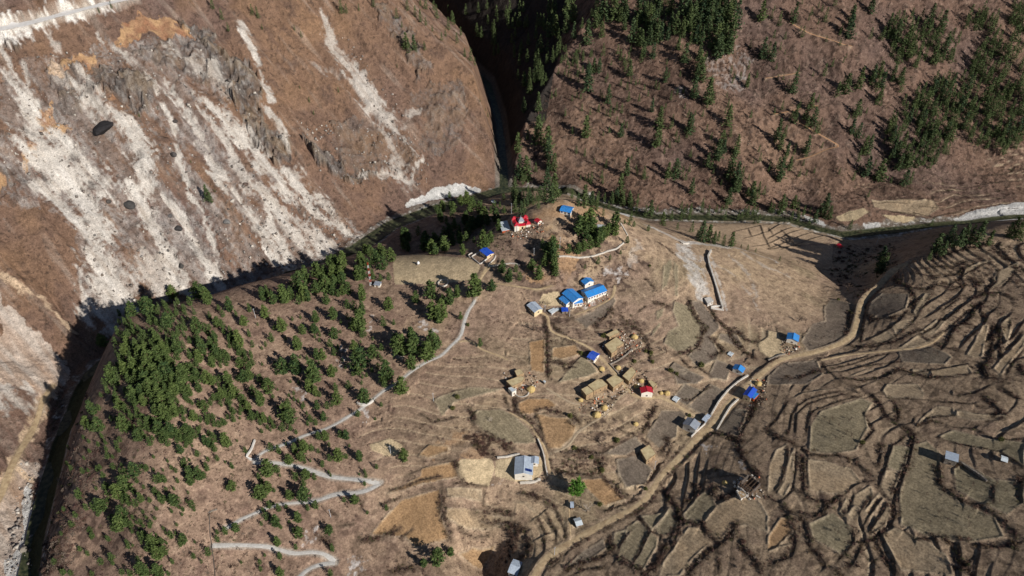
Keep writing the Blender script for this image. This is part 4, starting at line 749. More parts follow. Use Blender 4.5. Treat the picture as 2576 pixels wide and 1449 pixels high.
house('tap_stand', 'long low white washing trough nearest the tin barn, upper of two', 2, (750, 1075), (900, 985), 1.5, .9, 1.1, wall='concrete', roof='whitetin', nwin=1, cat='trough', mono=True)
house('tap_stand', 'long low white washing trough nearest the tin barn, lower of two', 2, (795, 1125), (1020, 950), 1.6, .9, 1.1, wall='concrete', roof='whitetin', nwin=1, cat='trough', mono=True)
# village
house('house', 'cobalt blue-roofed narrow house at the top of the village lane', 3, (215, 410), (320, 460), 7.5, 2.8, 4.0, roof='deepblue', nwin=2)
house('house', 'bright red-roofed white two-storey house beside the village lane', 3, (1030, 880), (1050, 965), 7.6, 4.6, 6.0, roof='red', nwin=2)
flat('mud_house', 'flat mud-roofed courtyard house above the village lane', 3, [(432, 285), (602, 165), (708, 258), (600, 330), (612, 372), (530, 430)], 3.2)
flat('mud_house', 'long flat mud roof terrace behind the courtyard house', 3, [(446, 140), (600, 58), (645, 108), (500, 190)], 2.8)
flat('mud_house', 'flat mud-roofed house at the left end of the lower village row', 3, [(92, 930), (182, 882), (268, 968), (165, 1030)], 4.2)
flat('mud_house', 'wide flat mud-roofed house second from left in the lower village row', 3, [(188, 878), (330, 785), (392, 790), (470, 868), (275, 965)], 3.8)
flat('mud_house', 'broad flat mud-roofed house at the right end of the lower village row', 3, [(455, 806), (585, 705), (703, 800), (555, 925)], 3.5)
flat('mud_house', 'flat mud-roofed house beside the lane between courtyard house and red roof', 3, [(690, 738), (822, 600), (882, 690), (782, 828)], 3.3)
flat('mud_house', 'small flat mud-roofed outhouse right behind the red-roofed house', 3, [(1062, 820), (1105, 800), (1190, 862), (1135, 922)], 2.8)
flat('mud_house', 'flat mud-roofed house with orange door at the left of the village', 6, [(255, 480), (560, 345), (660, 402), (590, 500), (378, 603)], 3.4)
flat('mud_house', 'smaller flat mud roof behind the orange-doored house', 6, [(440, 245), (560, 198), (645, 290), (490, 375)], 2.8)
flat('annex', 'white annex with pale tin roof in front of the orange-doored house', 6, [(295, 625), (370, 592), (475, 680), (382, 740)], 3.4, 'white', 'whitetin', 'annex')
flat('mud_house', 'square flat mud-roofed house standing alone above the main dirt road', (2, 2), [(970, 500), (1035, 458), (1085, 528), (1015, 582)], 3.6)
flat('hut', 'little whitewashed cube hut between the orange-doored house and dark hedge', 6, [(1070, 475), (1100, 452), (1138, 480), (1105, 510)], 1.8, 'stone', 'whitetin', 'hut', False)
flat('cistern', 'square white concrete cistern at the foot of the long stone wall', 4, [(575, 192), (685, 182), (740, 280), (635, 322)], 2.4, 'concrete', 'concrete', 'cistern')
house('house', 'blue gabled house by the dirt road beside the bare tan ground', 4, (2300, 880), (2280, 990), 7.8, 3.6, 5.0, nwin=2, roof='blue')
house('house', 'blue-roofed white house in the field just above the road bend', 5, (1750, 45), (1700, 135), 7.0, 3.0, 4.4, nwin=2)
house('house', 'long cobalt blue-roofed house on the near side of the dirt road', 5, (2000, 470), (1880, 640), 5.2, 4.4, 5.4, roof='deepblue', wall='cream', nwin=3)
flat('house', 'lower bright blue flat-roofed wing of the long cobalt roadside house', 5, [(1930, 640), (2010, 560), (2105, 600), (2010, 710)], 2.8, 'brick', 'blue', 'wing', False)
house('house', 'grey tin-roofed two-storey white house where the lane meets the dirt road', 5, (860, 1085), (765, 1225), 8.8, 4.4, 6.0, roof='greytin', nwin=3)
house('kiosk', 'small square pale tin-roofed kiosk at the lane and road corner', 5, (1060, 1040), (1130, 1075), 6.4, 2.4, 3.0, roof='tin', wall='greytin', nwin=1, cat='kiosk')
house('greenhouse', 'small white ribbed plastic tunnel greenhouse beside the lane', 5, (470, 650), (550, 710), 4.0, 1.0, 1.9, roof='whitetin', wall='whitetin', nwin=1, cat='greenhouse')
house('greenhouse', 'little glassy grey tunnel greenhouse in the brown field below the stone wall', 4, (1045, 1245), (1115, 1300), 3.4, .9, 1.5, roof='whitetin', wall='concrete', nwin=1, cat='greenhouse')
r_, l_, w_ = house('hall', 'long grey tin-roofed hall with solar panels beside the bare tan yard', 7, (325, 95), (315, 335), 11.0, 3.6, 5.4, roof='tin', nwin=6, cat='hall')
pv = MB(); sl_ = (5.4-3.6)/5.5
for q in range(4):
    x0_ = l_-2.2-.0; y0_ = .9+q*1.05
for q in range(4):
    y0_ = (1.0+q*1.08); zz0 = 5.4-sl_*y0_+.30; zz1 = 5.4-sl_*(y0_+.98)+.30
    pv.add([(l_-3.6, y0_, zz0), (l_-1.6, y0_, zz0), (l_-1.6, y0_+.98, zz1), (l_-3.6, y0_+.98, zz1), (l_-3.6, y0_, zz0+.06), (l_-1.6, y0_, zz0+.06), (l_-1.6, y0_+.98, zz1+.06), (l_-3.6, y0_+.98, zz1+.06)], [(0,3,2,1),(4,5,6,7),(0,1,5,4),(1,2,6,5),(2,3,7,6),(3,0,4,7)])
pv.build('solar_panel', M['pv'], r_)
house('shed', 'small narrow tin-roofed shed right of the solar-panelled hall', 7, (440, 115), (435, 205), 4.8, 2.4, 3.2, roof='tin', nwin=2, cat='shed')
house('shed', 'small tin-roofed shed in the plot just above the dirt road', 7, (885, 855), (955, 825), 4.6, 2.0, 2.7, roof='whitetin', wall='stone', nwin=1, cat='shed')
house('shed', 'tiny tin-roofed shack below the big green tree', 7, (835, 660), (870, 655), 3.2, 2.2, 2.6, roof='tin', wall='wood', nwin=1, cat='shack', mono=True)
house('barn', 'large silvery tin-roofed barn cut off by the bottom edge beside the road', 7, (175, 1350), (275, 1330), 8.5, 3.2, 4.6, roof='tin', wall='white', nwin=2, cat='barn')
house('house', 'blue-grey tin-roofed two-storey house alone in the right-hand fields', (3, 2), (1392, 518), (1388, 572), 6.0, 4.4, 4.9, roof='tin', wall='stone', nwin=2, mono=True)
house('hut', 'tiny pale tin hut at the right edge beside a stone bank', (3, 2), (1762, 555), (1812, 565), 3.6, 1.6, 2.2, roof='whitetin', wall='stone', nwin=1, cat='hut')
house('hut', 'small dark red-roofed hut beside the riverside terrace fields', (3, 1), (530, 388), (562, 412), 4.6, 1.9, 2.8, roof='red', wall='stone', nwin=1, cat='hut')
house('hut', 'small dark tin-roofed hut with cream wall at the foot of the mast', (1, 1), (895, 685), (940, 692), 3.6, 2.2, 2.7, roof='greytin', wall='white', nwin=1, cat='hut', mono=True)

# the red temple: four roofed wings round a court, pyramid corner roofs, a grey pyramid in the middle
tc_ = [Vector(spot(1, x, y, 4.0)) for x, y in ((745, 635), (950, 555), (815, 428), (612, 510))]
c0 = sum(tc_, Vector((0, 0)))/4; ya = math.atan2((tc_[1]-tc_[0]).y, (tc_[1]-tc_[0]).x); S = ((tc_[1]-tc_[0]).length+(tc_[2]-tc_[1]).length+(tc_[3]-tc_[2]).length)/6+.6
T = empty('temple', (c0.x, c0.y, g(c0.x, c0.y)), ya, label='square temple with red pyramid corner roofs round a court and grey centre spire', category='temple')
we = 3.4
wb = MB()
for a, b, c, d in ((-S, S, -S, -S+.3), (-S, S, S-.3, S), (-S, -S+.3, -S+.3, S-.3), (S-.3, S, -S+.3, S-.3)): wb.box(a, b, c, d, -3, 3.3)
wb.build('wall', M['cream'], T)
i_ = MB()
for a, b, c, d in ((-S+we, S-we, -S+we, -S+we+.25), (-S+we, S-we, S-we-.25, S-we), (-S+we, -S+we+.25, -S+we+.25, S-we-.25), (S-we-.25, S-we, -S+we+.25, S-we-.25)): i_.box(a, b, c, d, -1, 3.0)
i_.build('inner_wall', M['white'], T)
for q in range(4):
    ro = MB(); ro.add([(-S+2.4, -S-.5, 3.25), (S-2.4, -S-.5, 3.25), (S-2.4, -S+we/2, 4.4), (-S+2.4, -S+we/2, 4.4), (S-2.4, -S+we+.4, 3.3), (-S+2.4, -S+we+.4, 3.3), (-S+2.4, -S-.5, 3.12), (S-2.4, -S-.5, 3.12), (S-2.4, -S+we+.4, 3.17), (-S+2.4, -S+we+.4, 3.17), (-S+2.4, -S+we/2, 4.25), (S-2.4, -S+we/2, 4.25)],
        [(0,1,2,3),(3,2,4,5),(6,10,11,7),(10,9,8,11),(0,6,7,1),(5,4,8,9),(0,3,10,6),(3,5,9,10),(1,7,11,2),(2,11,8,4)])
    o = ro.build('roof', M['red'], T); o.rotation_euler = (0, 0, q*math.pi/2)
    t_ = MB(); cx_, cy_, u_ = -S+1.5, -S+1.5, 2.35; t_.add([(cx_-u_, cy_-u_, 3.9), (cx_+u_, cy_-u_, 3.9), (cx_+u_, cy_+u_, 3.9), (cx_-u_, cy_+u_, 3.9), (cx_, cy_, 6.2)], [(0,1,4),(1,2,4),(2,3,4),(3,0,4),(0,3,2,1)])
    o = t_.build('corner_roof', M['red'], T); o.rotation_euler = (0, 0, q*math.pi/2)
    t_ = MB().box(cx_-1.9, cx_+1.9, cy_-1.9, cy_+1.9, -2, 3.897); o = t_.build('corner_tower', M['white'], T); o.rotation_euler = (0, 0, q*math.pi/2)
MB().box(-1.9, 1.9, -1.9, 1.9, -1, 4.6).build('shrine', M['white'], T)
MB().add([(-2.6, -2.6, 4.61), (2.6, -2.6, 4.61), (2.6, 2.6, 4.61), (-2.6, 2.6, 4.61), (0, 0, 8.0)], [(0,1,4),(1,2,4),(2,3,4),(3,0,4),(0,3,2,1)]).build('shrine_roof', M['greytin'], T)
MB().bar((0, 0, 8), (0, 0, 9.0), .15).build('finial', M['metal'], T)
for q in (-.55, .0, .55): opening(T, 'door' if q == 0 else 'window', q*S, -S, 'y-', 0 if q == 0 else 1.0, 1.2, 2.1 if q == 0 else 1.1, M['dark'], M['wood'])

# walls
rampart('retaining_wall', 'long tall curved stone retaining wall running down to the white cistern', (2, 1), [(1500, 448), (1476, 500), (1490, 570), (1530, 690), (1560, 790), (1588, 885)], 2.6, 1.3, 'palestone', under=2)
rampart('retaining_wall', 'short white wall across the foot of the long retaining wall', 4, [(690, 390), (780, 372), (930, 385)], 1.6, .8, 'concrete')
rampart('retaining_wall', 'short white wall front enclosing the brown trough under the retaining wall', 4, [(690, 415), (780, 422), (940, 450)], 1.4, .6, 'concrete')
rampart('gabion_wall', 'little pale block wall at the top of the white gully', (2, 1), [(1270, 378), (1290, 395), (1335, 390)], 1.6, 1.2, 'palestone')
rampart('stone_wall', 'long low white stone wall curving below the pine grove', (2, 1), [(350, 490), (420, 488), (500, 500), (600, 490), (720, 450), (790, 432), (845, 385)], 1.1, .9, 'palestone')
rampart('stone_wall', 'short low white wall right of the hillside pines', (2, 1), [(820, 240), (850, 290), (872, 330)], 1.1, .8, 'palestone')
rampart('stone_wall', 'pale wall running right from the cliff-edge yard', (1, 1), [(1810, 485), (1745, 565), (1850, 552), (1932, 540), (1990, 552)], 1.0, .7, 'palestone')
rampart('stone_wall', 'pale dry stone wall along the far side of the dirt road', (2, 2), [(1500, 240), (1560, 135), (1640, 40), (1700, -10), (1780, -60)], 1.5, .9, 'palestone')
rampart('stone_wall', 'pale dry stone wall along the near side of the dirt road', (2, 2), [(1545, 350), (1600, 250), (1650, 170), (1705, 120)], 1.5, .9, 'palestone')
rampart('stone_wall', 'dry stone wall beside the road below the blue house', (3, 1), [(0, 1275), (60, 1245), (130, 1225)], 1.2, .8, 'stone')
rampart('stone_wall', 'pale wall curving round the front of the solar-panelled hall', (2, 2), [(60, 752), (150, 747), (215, 725)], 1.8, .9, 'palestone')
rampart('stone_wall', 'low cream wall at the back of the tan hall yard', (1, 2), [(1820, 560), (1880, 553), (1990, 535)], 1.5, .8, 'palestone')
rampart('stone_wall', 'narrow stone wall beside the lane right of the solar-panelled hall', (2, 2), [(195, 420), (225, 490), (245, 560), (255, 640), (268, 692)], 1.4, .7, 'palestone')
rampart('stone_wall', 'thin dark wall line running straight down the bottom left slope', (0, 2), [(1580, 985), (1583, 1080), (1592, 1180), (1610, 1300), (1625, 1449)], .5, .4, 'darkstone')
rampart('stone_wall', 'short stone culvert wall at the top of the thin dark wall', (0, 2), [(1572, 972), (1600, 956), (1640, 946)], .6, .8, 'stone')
rampart('stone_wall', 'white breast wall above the upper concrete road hairpin', (1, 2), [(765, 150), (790, 165), (850, 160), (885, 130)], 1.8, 1.0, 'concrete')
rampart('stone_wall', 'white breast wall round the left hairpin of the concrete road', (0, 2), [(1925, 430), (1900, 500), (1855, 560), (1925, 578)], 1.6, .9, 'concrete')
rampart('stone_wall', 'rough pale stone bank between the right-hand fields', (3, 2), [(1440, 590), (1520, 640), (1580, 680), (1650, 735)], 1.2, 1.2, 'stone')
rampart('stone_wall', 'white roadside parapet below the grey two-storey house', 5, [(790, 1449), (900, 1340), (1020, 1235), (1060, 1195)], 1.3, .6, 'concrete')
rampart('stone_wall', 'stone wall along the lane past the flat mud roofs', 3, [(500, 570), (600, 680), (690, 790), (800, 880)], 1.1, .6, 'stone')
rampart('stone_wall', 'curved stone wall under the courtyard house', 3, [(510, 575), (620, 525), (750, 430), (830, 350)], 1.1, .7, 'stone')
rampart('stone_wall', 'rubble wall at the left of the narrow cobalt house', 3, [(185, 470), (280, 570), (395, 700)], 1.2, .6, 'darkstone')
# ring walls and shrine on the flat
def ring(label, k, x, y, r, h, cat='enclosure', name='round_wall'):
    cx_, cy_ = spot(k, x, y); mb = MB(); n = 18; V = []; F = []
    for i in range(n):
        a = .35+i/(n-1)*5.9; z1 = g(cx_+math.cos(a)*r, cy_+math.sin(a)*r)-g(cx_, cy_)
        for rr, zq in ((r-.3, -1), (r+.3, -1), (r+.3, h+z1), (r-.3, h+z1)): V.append((math.cos(a)*rr, math.sin(a)*rr, zq))
    for i in range(n-1):
        a = 4*i; b = a+4; F += [(a, a+1, b+1, b), (a+1, a+2, b+2, b+1), (a+2, a+3, b+3, b+2), (a+3, a, b, b+3)]
    F += [(0, 3, 2, 1), (4*n-4, 4*n-3, 4*n-2, 4*n-1)]
    o = mb.add(V, F).build(name, M['palestone'], None, label=label, category=cat); o.location = (cx_, cy_, g(cx_, cy_))
ring('round white stone enclosure on the flat ground between pines and cliff-edge yard', (1, 1), 1413, 690, 4.0, 1.1)
ring('curved stone pen wall beside the orange-doored house', 6, 600, 690, 5.0, .9)
x_, y_ = spot((1, 1), 1225, 545); sh_ = empty('shrine', (x_, y_, g(x_, y_)), .4, label='small white domed shrine on the bare cliff-top flat', category='shrine')
MB().box(-1.4, 1.4, -1.4, 1.4, -1, .8).build('base', M['stone'], sh_); db = MB(); n = 10
V = [(math.cos(a)*r, math.sin(a)*r, z) for r, z in ((1.15, .803), (1.15, 1.7), (.85, 2.3), (.3, 2.7)) for a in [2*math.pi*i/n for i in range(n)]]
db.add(V, [(j*n+i, j*n+(i+1) % n, (j+1)*n+(i+1) % n, (j+1)*n+i) for j in range(3) for i in range(n)]+[tuple(range(3*n, 4*n)), tuple(range(n))[::-1]]).build('dome', M['whitepaint'], sh_)
# lattice mast
x_, y_ = spot((1, 1), 866, 700); mt = empty('radio_mast', (x_, y_, g(x_, y_)), .3, label='tall thin red and white lattice radio mast among the cliff-edge pines', category='mast')
HT = 22.0; nb = 8
for q in range(nb):
    za, zb = HT*q/nb, HT*(q+1)/nb; mb = MB(); P = [(.75*math.cos(a)*(1-.3*za/HT), .75*math.sin(a)*(1-.3*za/HT)) for a in (0, 2.094, 4.189)]
    for i in range(3):
        mb.bar((*P[i], za), (*P[i], zb), .09, n=4); j = (i+1) % 3; mb.bar((*P[i], za), (*P[j], (za+zb)/2), .05, n=3); mb.bar((*P[j], (za+zb)/2), (*P[i], zb), .05, n=3)
    mb.build('lattice_section', M['redpaint' if q % 2 else 'whitepaint'], mt)
MB().box(-1, 1, -1, 1, -1, .3).build('footing', M['concrete'], mt)
# poles
POLES = [('grey wooden utility pole left of the red temple roofs', 1, 622, 440, 15), ('thin pole with streetlight head on the rim behind the hilltop hut', 1, 1168, 200, 6.5), ('tall utility pole standing in the scrub above the white stone wall', 1, 1445, 1000, 11), ('utility pole in front of the red temple wall', 1, 715, 715, 6.5),
 ('utility pole in the scrub left of the grove below the temple', 1, 1005, 1110, 7), ('leaning white pole on bare ground at the left pine wood', (0, 1), 1930, 950, 9), ('utility pole at the edge of the oval tan field', (1, 2), 1017, 527, 8), ('utility pole at the left edge of the terraced green field', (1, 2), 1340, 130, 8), ('utility pole beside the lane below the tin barn', 2, 1275, 1200, 9),
 ('utility pole on the tan ground edge by the long tan terrace', (1, 2), 565, 1005, 8), ('utility pole above the large flat tan yard by the school', 2, 640, 1085, 7), ('thin utility pole in the field below the lone mud house', (2, 2), 1075, 640, 8), ('thin pole on the riverside flat behind the dark trees', (3, 1), 815, 400, 9), ('utility pole beside the road above the bottom barn', (2, 2), 320, 1290, 8)]
for lb, k, px_, py_, h_ in POLES:
    x_, y_ = spot(k, px_, py_); r_ = empty('utility_pole', (x_, y_, g(x_, y_)), .5, label=lb, category='pole', group='utility poles around the village')
    MB().bar((0, 0, -.5), (0, 0, h_), .17, .11, 6).build('shaft', M['metal'], r_); MB().bar((-.9, 0, h_-.7), (.9, 0, h_-.7), .06, n=4).build('crossarm', M['metal'], r_)
# haystacks
HAY = [('round haystack at the left end of the lower mud row', 3, 80, 1080, 1.9), ('tall pale round haystack above the pale lane bend', 3, 425, 1190, 2.4), ('long pale haystack right beside the pale lane bend', 3, 315, 1295, 3.0), ('yellow haystack in the plot left of the lane wall', 3, 622, 612, 2.2), ('haystack with a blue cover right of the red-roofed house', 3, 1335, 980, 2.2),
 ('haystack behind the courtyard house under the bushes', 3, 860, 165, 2.6), ('haystack tucked behind the lane mud house', 3, 960, 800, 2.0), ('brown haystack between lane mud house and red roof', 3, 890, 880, 1.9), ('yellow haystack on the bank beside the long cobalt house', 5, 2100, 400, 2.4), ('large ragged haystack right of the round pen', 6, 800, 640, 3.0),
 ('small haystack in the brambles below the village', 3, 880, 1425, 1.9), ('small round haystack left of the blue-covered one', 3, 1250, 975, 1.5), ('yellow haystack below the cobalt narrow house', 3, 385, 625, 2.2), ('low haystack on the lone ruined field corner', (2, 2), 1610, 740, 1.8)]
for lb, k, px_, py_, r0 in HAY:
    x_, y_ = spot(k, px_, py_, 1.0); n = 12; V = []; rr = random.Random(px_)
    for j, (f_, z_) in enumerate(((1, -.6), (1.05, .3), (.98, .9), (.72, 1.5), (.3, 2.0))):
        for i in range(n): a = 2*math.pi*i/n; q = f_*r0*(.88+.22*rr.random()); V.append((math.cos(a)*q, math.sin(a)*q*.85, z_*r0*.5+(.1*rr.random() if j else 0)))
    V.append((0, 0, 1.08*r0)); F = [(j*n+i, j*n+(i+1) % n, (j+1)*n+(i+1) % n, (j+1)*n+i) for j in range(4) for i in range(n)]+[(4*n+i, 4*n+(i+1) % n, 5*n) for i in range(n)]
    o = MB().add(V, F).build('haystack', M['hay'], None, label=lb, category='haystack', group='haystacks in the village'); o.location = (x_, y_, g(x_, y_))
# ruined tower house in the right-hand fields
P = [Vector(spot(8, x, y, 3.5)) for x, y in ((1430, 830), (1490, 700), (1690, 690), (1640, 960))]; c = sum(P, Vector((0, 0)))/4
x1_, y1_ = spot(8, 1540, 930); ru = empty('ruined_house', (c.x, c.y, g(c.x, c.y)), math.atan2((P[3]-P[0]).y, (P[3]-P[0]).x), label='half-ruined stone house with open timber frame and roofless yard between fields', category='ruin')
a_ = 4.2; wb = MB()
for q in ((-a_, a_, -a_, -a_+.5, -3, 3.0), (-a_, a_, a_-.5, a_, -3, 4.2), (-a_, -a_+.5, -a_+.5, a_-.5, -3, 4.4), (a_-.5, a_, -a_+.5, a_-.5, -3, 3.6)): wb.box(*q)
wb.build('wall', M['darkstone'], ru); fr = MB()
for x in np.linspace(-a_, a_, 7): fr.bar((x, -a_-1.6, 3.4), (x, -a_+.6, 4.6), .12, n=4); fr.bar((x, -a_-1.5, -.5), (x, -a_-1.5, 3.5), .12, n=4)
fr.bar((-a_, -a_-1.6, 3.45), (a_, -a_-1.6, 3.45), .13, n=4); fr.bar((-a_, -a_+.6, 4.65), (a_, -a_+.6, 4.65), .13, n=4)
for x in np.linspace(-a_, a_, 5): fr.bar((x, -a_, 3.1), (x*.9, a_, 4.3), .11, n=4)
for q in range(5): fr.bar((a_+.3*q, -a_-2.5+q, -.5), (a_-1+.5*q, -a_+.8+q*.4, 3.3), .11, n=4)
fr.build('timber_frame', M['wood'], ru); rb = MB(); rr = random.Random(5)
for q in range(70):
    a = rr.random()*6.28; d = 5+rr.random()*4; s_ = .3+rr.random()*.5; x, y = math.cos(a)*d*(1 if rr.random() < .5 else .7), math.sin(a)*d; rb.box(x-s_, x+s_, y-s_*.8, y+s_*.7, -.8, s_*.8+rr.random()*.4)
rb.build('rubble', M['palestone'], ru, kind='stuff')
flat('ruined_yard', 'broken pale-walled roofless yard in front of the ruined house', 8, [(1290, 990), (1400, 940), (1490, 1050), (1370, 1120)], 1.6, 'palestone', 'mudwall', 'ruin')
# loose boulders on the big slope
BOULD = [('big dark wedge-shaped boulder standing in the pale scree', (0, 0), 780, 960, 17, 1.5, (52, 50, 52)), ('dark boulder between two scree streaks', (0, 1), 975, 95, 9, 1.5, (78, 76, 74)), ('dark rounded boulder low in the scree gap', (0, 1), 1340, 275, 7, 1.3, (70, 68, 68)), ('dark flat boulder near the foot of the scree', (0, 1), 1370, 555, 5.5, 1.2, (80, 78, 76)),
 ('grey slab boulder beside the dark bush', (0, 1), 1710, 225, 6, 1.3, (130, 128, 126)), ('grey boulder in the brown slope left of the thin scree streak', (0, 0), 1310, 1165, 6, 1.2, (84, 80, 78)), ('grey boulder on the upper thin scree streak', (0, 0), 1320, 910, 4.5, 1.3, (80, 74, 72)), ('grey-brown boulder right of the broad streaks', (0, 0), 1850, 1390, 7, .8, (104, 88, 80)),
 ('large pale boulder at the riverside', (0, 2), 180, 1250, 5.0, 1, (150, 142, 130)), ('pale round boulder beside the green pool', (0, 2), 230, 770, 3.5, 1, (180, 172, 160)), ('small grey boulder in the widest scree chute', (0, 1), 715, 325, 2.6, 1, (120, 116, 112)),
 ('low brown boulder in the widest scree chute', (0, 1), 770, 625, 3.2, 1, (128, 118, 108)), ('grey boulder at the middle chute edge', (0, 1), 1265, 440, 3.5, 1, (110, 106, 102)), ('grey stone beside the middle chute', (0, 1), 1205, 460, 2.8, 1, (104, 100, 98)), ('long grey rock above the middle chute', (0, 1), 1285, 180, 4.5, 1, (112, 108, 106)), ('dark rock left of the second chute', (0, 1), 820, 75, 5, 1, (90, 84, 80))]
bmats = {}
for lb, k, px_, py_, r0, el, cc in BOULD:
    if cc not in bmats: bmats[cc] = noisy('boulder_rock', C(*cc), C(*[int(q*.72) for q in cc]), .35, bump=.8)
    x_, y_ = spot(k, px_, py_, r0*.1); rr = np.random.RandomState(int(px_)); V = []; nn, mm = 9, 14
    for j in range(nn):
        th = math.pi*j/(nn-1)
        for i in range(mm):
            ph = 2*math.pi*i/mm; d = Vector((math.sin(th)*math.cos(ph), math.sin(th)*math.sin(ph), math.cos(th))); q = 1.0
            for _k in range(7):
                rs = np.random.RandomState(int(px_)*7+_k); nv = Vector(rs.randn(3)).normalized(); q = min(q, (.62+.22*rs.rand())/max(.15, d.dot(nv)))
            V.append(tuple(d*q*r0*.5))
    V = [(x*1.0, y*el, z*(.8 if r0 < 15 else .7)) for x, y, z in V]
    F = [(j*mm+i, (j+1)*mm+i, (j+1)*mm+(i+1) % mm, j*mm+(i+1) % mm) for j in range(nn-1) for i in range(mm)]
    o = MB().add(V, F).build('boulder', bmats[cc], None, label=lb, category='boulder', group='boulders on the slope and riverside'); o.location = (x_, y_, g(x_, y_)+r0*.08); o.rotation_euler = (.2, -.25, rr.rand()*.8+.6 if r0 < 15 else -.35)
# ------------------------------------------------------------ trees
def leafmat(name, c1, c2, c3):
    m, nt, b = mat_new(name, c1, .8, .15); oi = N(nt, 'ShaderNodeObjectInfo'); geo = N(nt, 'ShaderNodeTexCoord'); nz = N(nt, 'ShaderNodeTexNoise'); nz.inputs['Scale'].default_value = .7; nz.inputs['Detail'].default_value = 3
    nt.links.new(geo.outputs['Object'], nz.inputs['Vector']); m1 = N(nt, 'ShaderNodeMix', data_type='RGBA'); m1.inputs[6].default_value = (*c1, 1); m1.inputs[7].default_value = (*c2, 1); nt.links.new(oi.outputs['Random'], m1.inputs[0])
    m2 = N(nt, 'ShaderNodeMix', data_type='RGBA'); m2.inputs[7].default_value = (*c3, 1); nt.links.new(m1.outputs[2], m2.inputs[6]); mr = N(nt, 'ShaderNodeMapRange'); mr.inputs[1].default_value = .45; mr.inputs[2].default_value = .75
    nt.links.new(nz.outputs['Fac'], mr.inputs[0]); nt.links.new(mr.outputs[0], m2.inputs[0]); nt.links.new(m2.outputs[2], b.inputs['Base Color']); return m
PINE = leafmat('pine_needles', C(52, 72, 42), C(88, 102, 54), C(98, 112, 62)); SPR = leafmat('conifer_needles', C(50, 70, 50), C(84, 96, 56), C(94, 106, 68)); BARK = noisy('bark', C(122, 100, 80), C(84, 68, 56), 1.0); PALEBARK = noisy('pale_bark', C(190, 180, 168), C(140, 128, 116), 1.0)
TWIG = noisy('bare_twigs', C(112, 96, 86), C(84, 70, 64), .6)
def tufts(rs, cen, n, size, sx=1.0, tilt=.5):
    """n random small leaf faces about each centre -> quads"""
    K = len(cen); c = np.repeat(cen, n, 0)+rs.randn(K*n, 3)*np.array([1, 1, .6])*size*.55*sx
    a = rs.randn(K*n, 3); a[:, 2] *= tilt; a /= np.linalg.norm(a, axis=1)[:, None]; b = rs.randn(K*n, 3); b -= a*(a*b).sum(1)[:, None]; b /= np.linalg.norm(b, axis=1)[:, None]
    s = size*(.6+.7*rs.rand(K*n, 1)); V = np.stack([c-a*s, c-b*s*.45, c+a*s, c+b*s*.45], 1).reshape(-1, 3); return V
def trunkmesh(name, h, r, mt, lean=0, limbs=6, rs=None):
    mb = MB(); mb.bar((0, 0, -1.2), (lean*.3, 0, h*.5), r, r*.65, 6); mb.bar((lean*.3, 0, h*.5), (lean, 0, h*.97), r*.65, r*.12, 5)
    for q in range(limbs):
        z = h*(.2+.7*q/limbs); a = q*2.4; l = h*.2*(1-.6*q/limbs); mb.bar((lean*z/h, 0, z), (lean*z/h+math.cos(a)*l, math.sin(a)*l, z+l*.25), r*.25, r*.06, 3)
    return mb.mesh(name, mt)
def pine_var(seed, wide=.30, low=.12, hgt=1.0):        # unit height 10
    rs = np.random.RandomState(seed); cen = []; h = 10.0
    lv = np.arange(low*h, h*.97, .62)
    for z in lv:
        f = (z/h-low)/(1-low); rad = h*wide*(min(1, (f+.12)*3.2))*(1-f)**.62*(.8+.4*rs.rand()); nb = max(2, int(7*(1-f*.6)))
        a0 = rs.rand()*6.28
        for q in range(nb):
            if rs.rand() < .14: continue
            a = a0+q*6.283/nb+rs.randn()*.25; rr = rad*(.65+.5*rs.rand())
            for t in np.arange(.35, 1.01, .22): cen.append((math.cos(a)*rr*t, math.sin(a)*rr*t, z+rr*t*.16+rs.randn()*.12))
    cen.append((0, 0, 9.9)); return tufts(rs, np.array(cen), 4, .50, 1.0, .55)
def conifer_var(seed, wide=.155, low=.08):
    rs = np.random.RandomState(seed); cen = []; h = 10.0
    for z in np.arange(low*h, h*.98, .44):
        f = (z/h-low)/(1-low); rad = h*wide*(1-f)**.85*min(1, (f+.15)*4)*(.72+.5*rs.rand())+.12; nb = max(2, int(6*(1-f*.5))); a0 = rs.rand()*6.28
        for q in range(nb):
            if rs.rand() < .12: continue
            a = a0+q*6.283/nb+rs.randn()*.3; rr = rad*(.6+.6*rs.rand())
            for t in (.4, .75, 1.0): cen.append((math.cos(a)*rr*t, math.sin(a)*rr*t, z-rr*t*.22))
    cen.append((0, 0, 9.9)); return tufts(rs, np.array(cen), 3, .36, .8, .6)
def quads(V): return np.arange(len(V)).reshape(-1, 4)
pv_ = [pine_var(s, w, l) for s, w, l in ((1, .31, .12), (2, .27, .14), (3, .35, .10), (4, .29, .2), (5, .38, .08), (6, .25, .16))]
cv_ = [conifer_var(s, w, l) for s, w, l in ((11, .17, .06), (12, .145, .10), (13, .19, .08), (14, .16, .16), (15, .21, .05))]
PME = [newmesh('crown', V, quads(V), PINE) for V in pv_]; CME = [newmesh('crown', V, quads(V), SPR) for V in cv_]
PTR = [trunkmesh('trunk', 9.3, .20, BARK, q*.12) for q in range(6)]; CTR = [trunkmesh('trunk', 9.5, .16, BARK, 0) for q in range(5)]
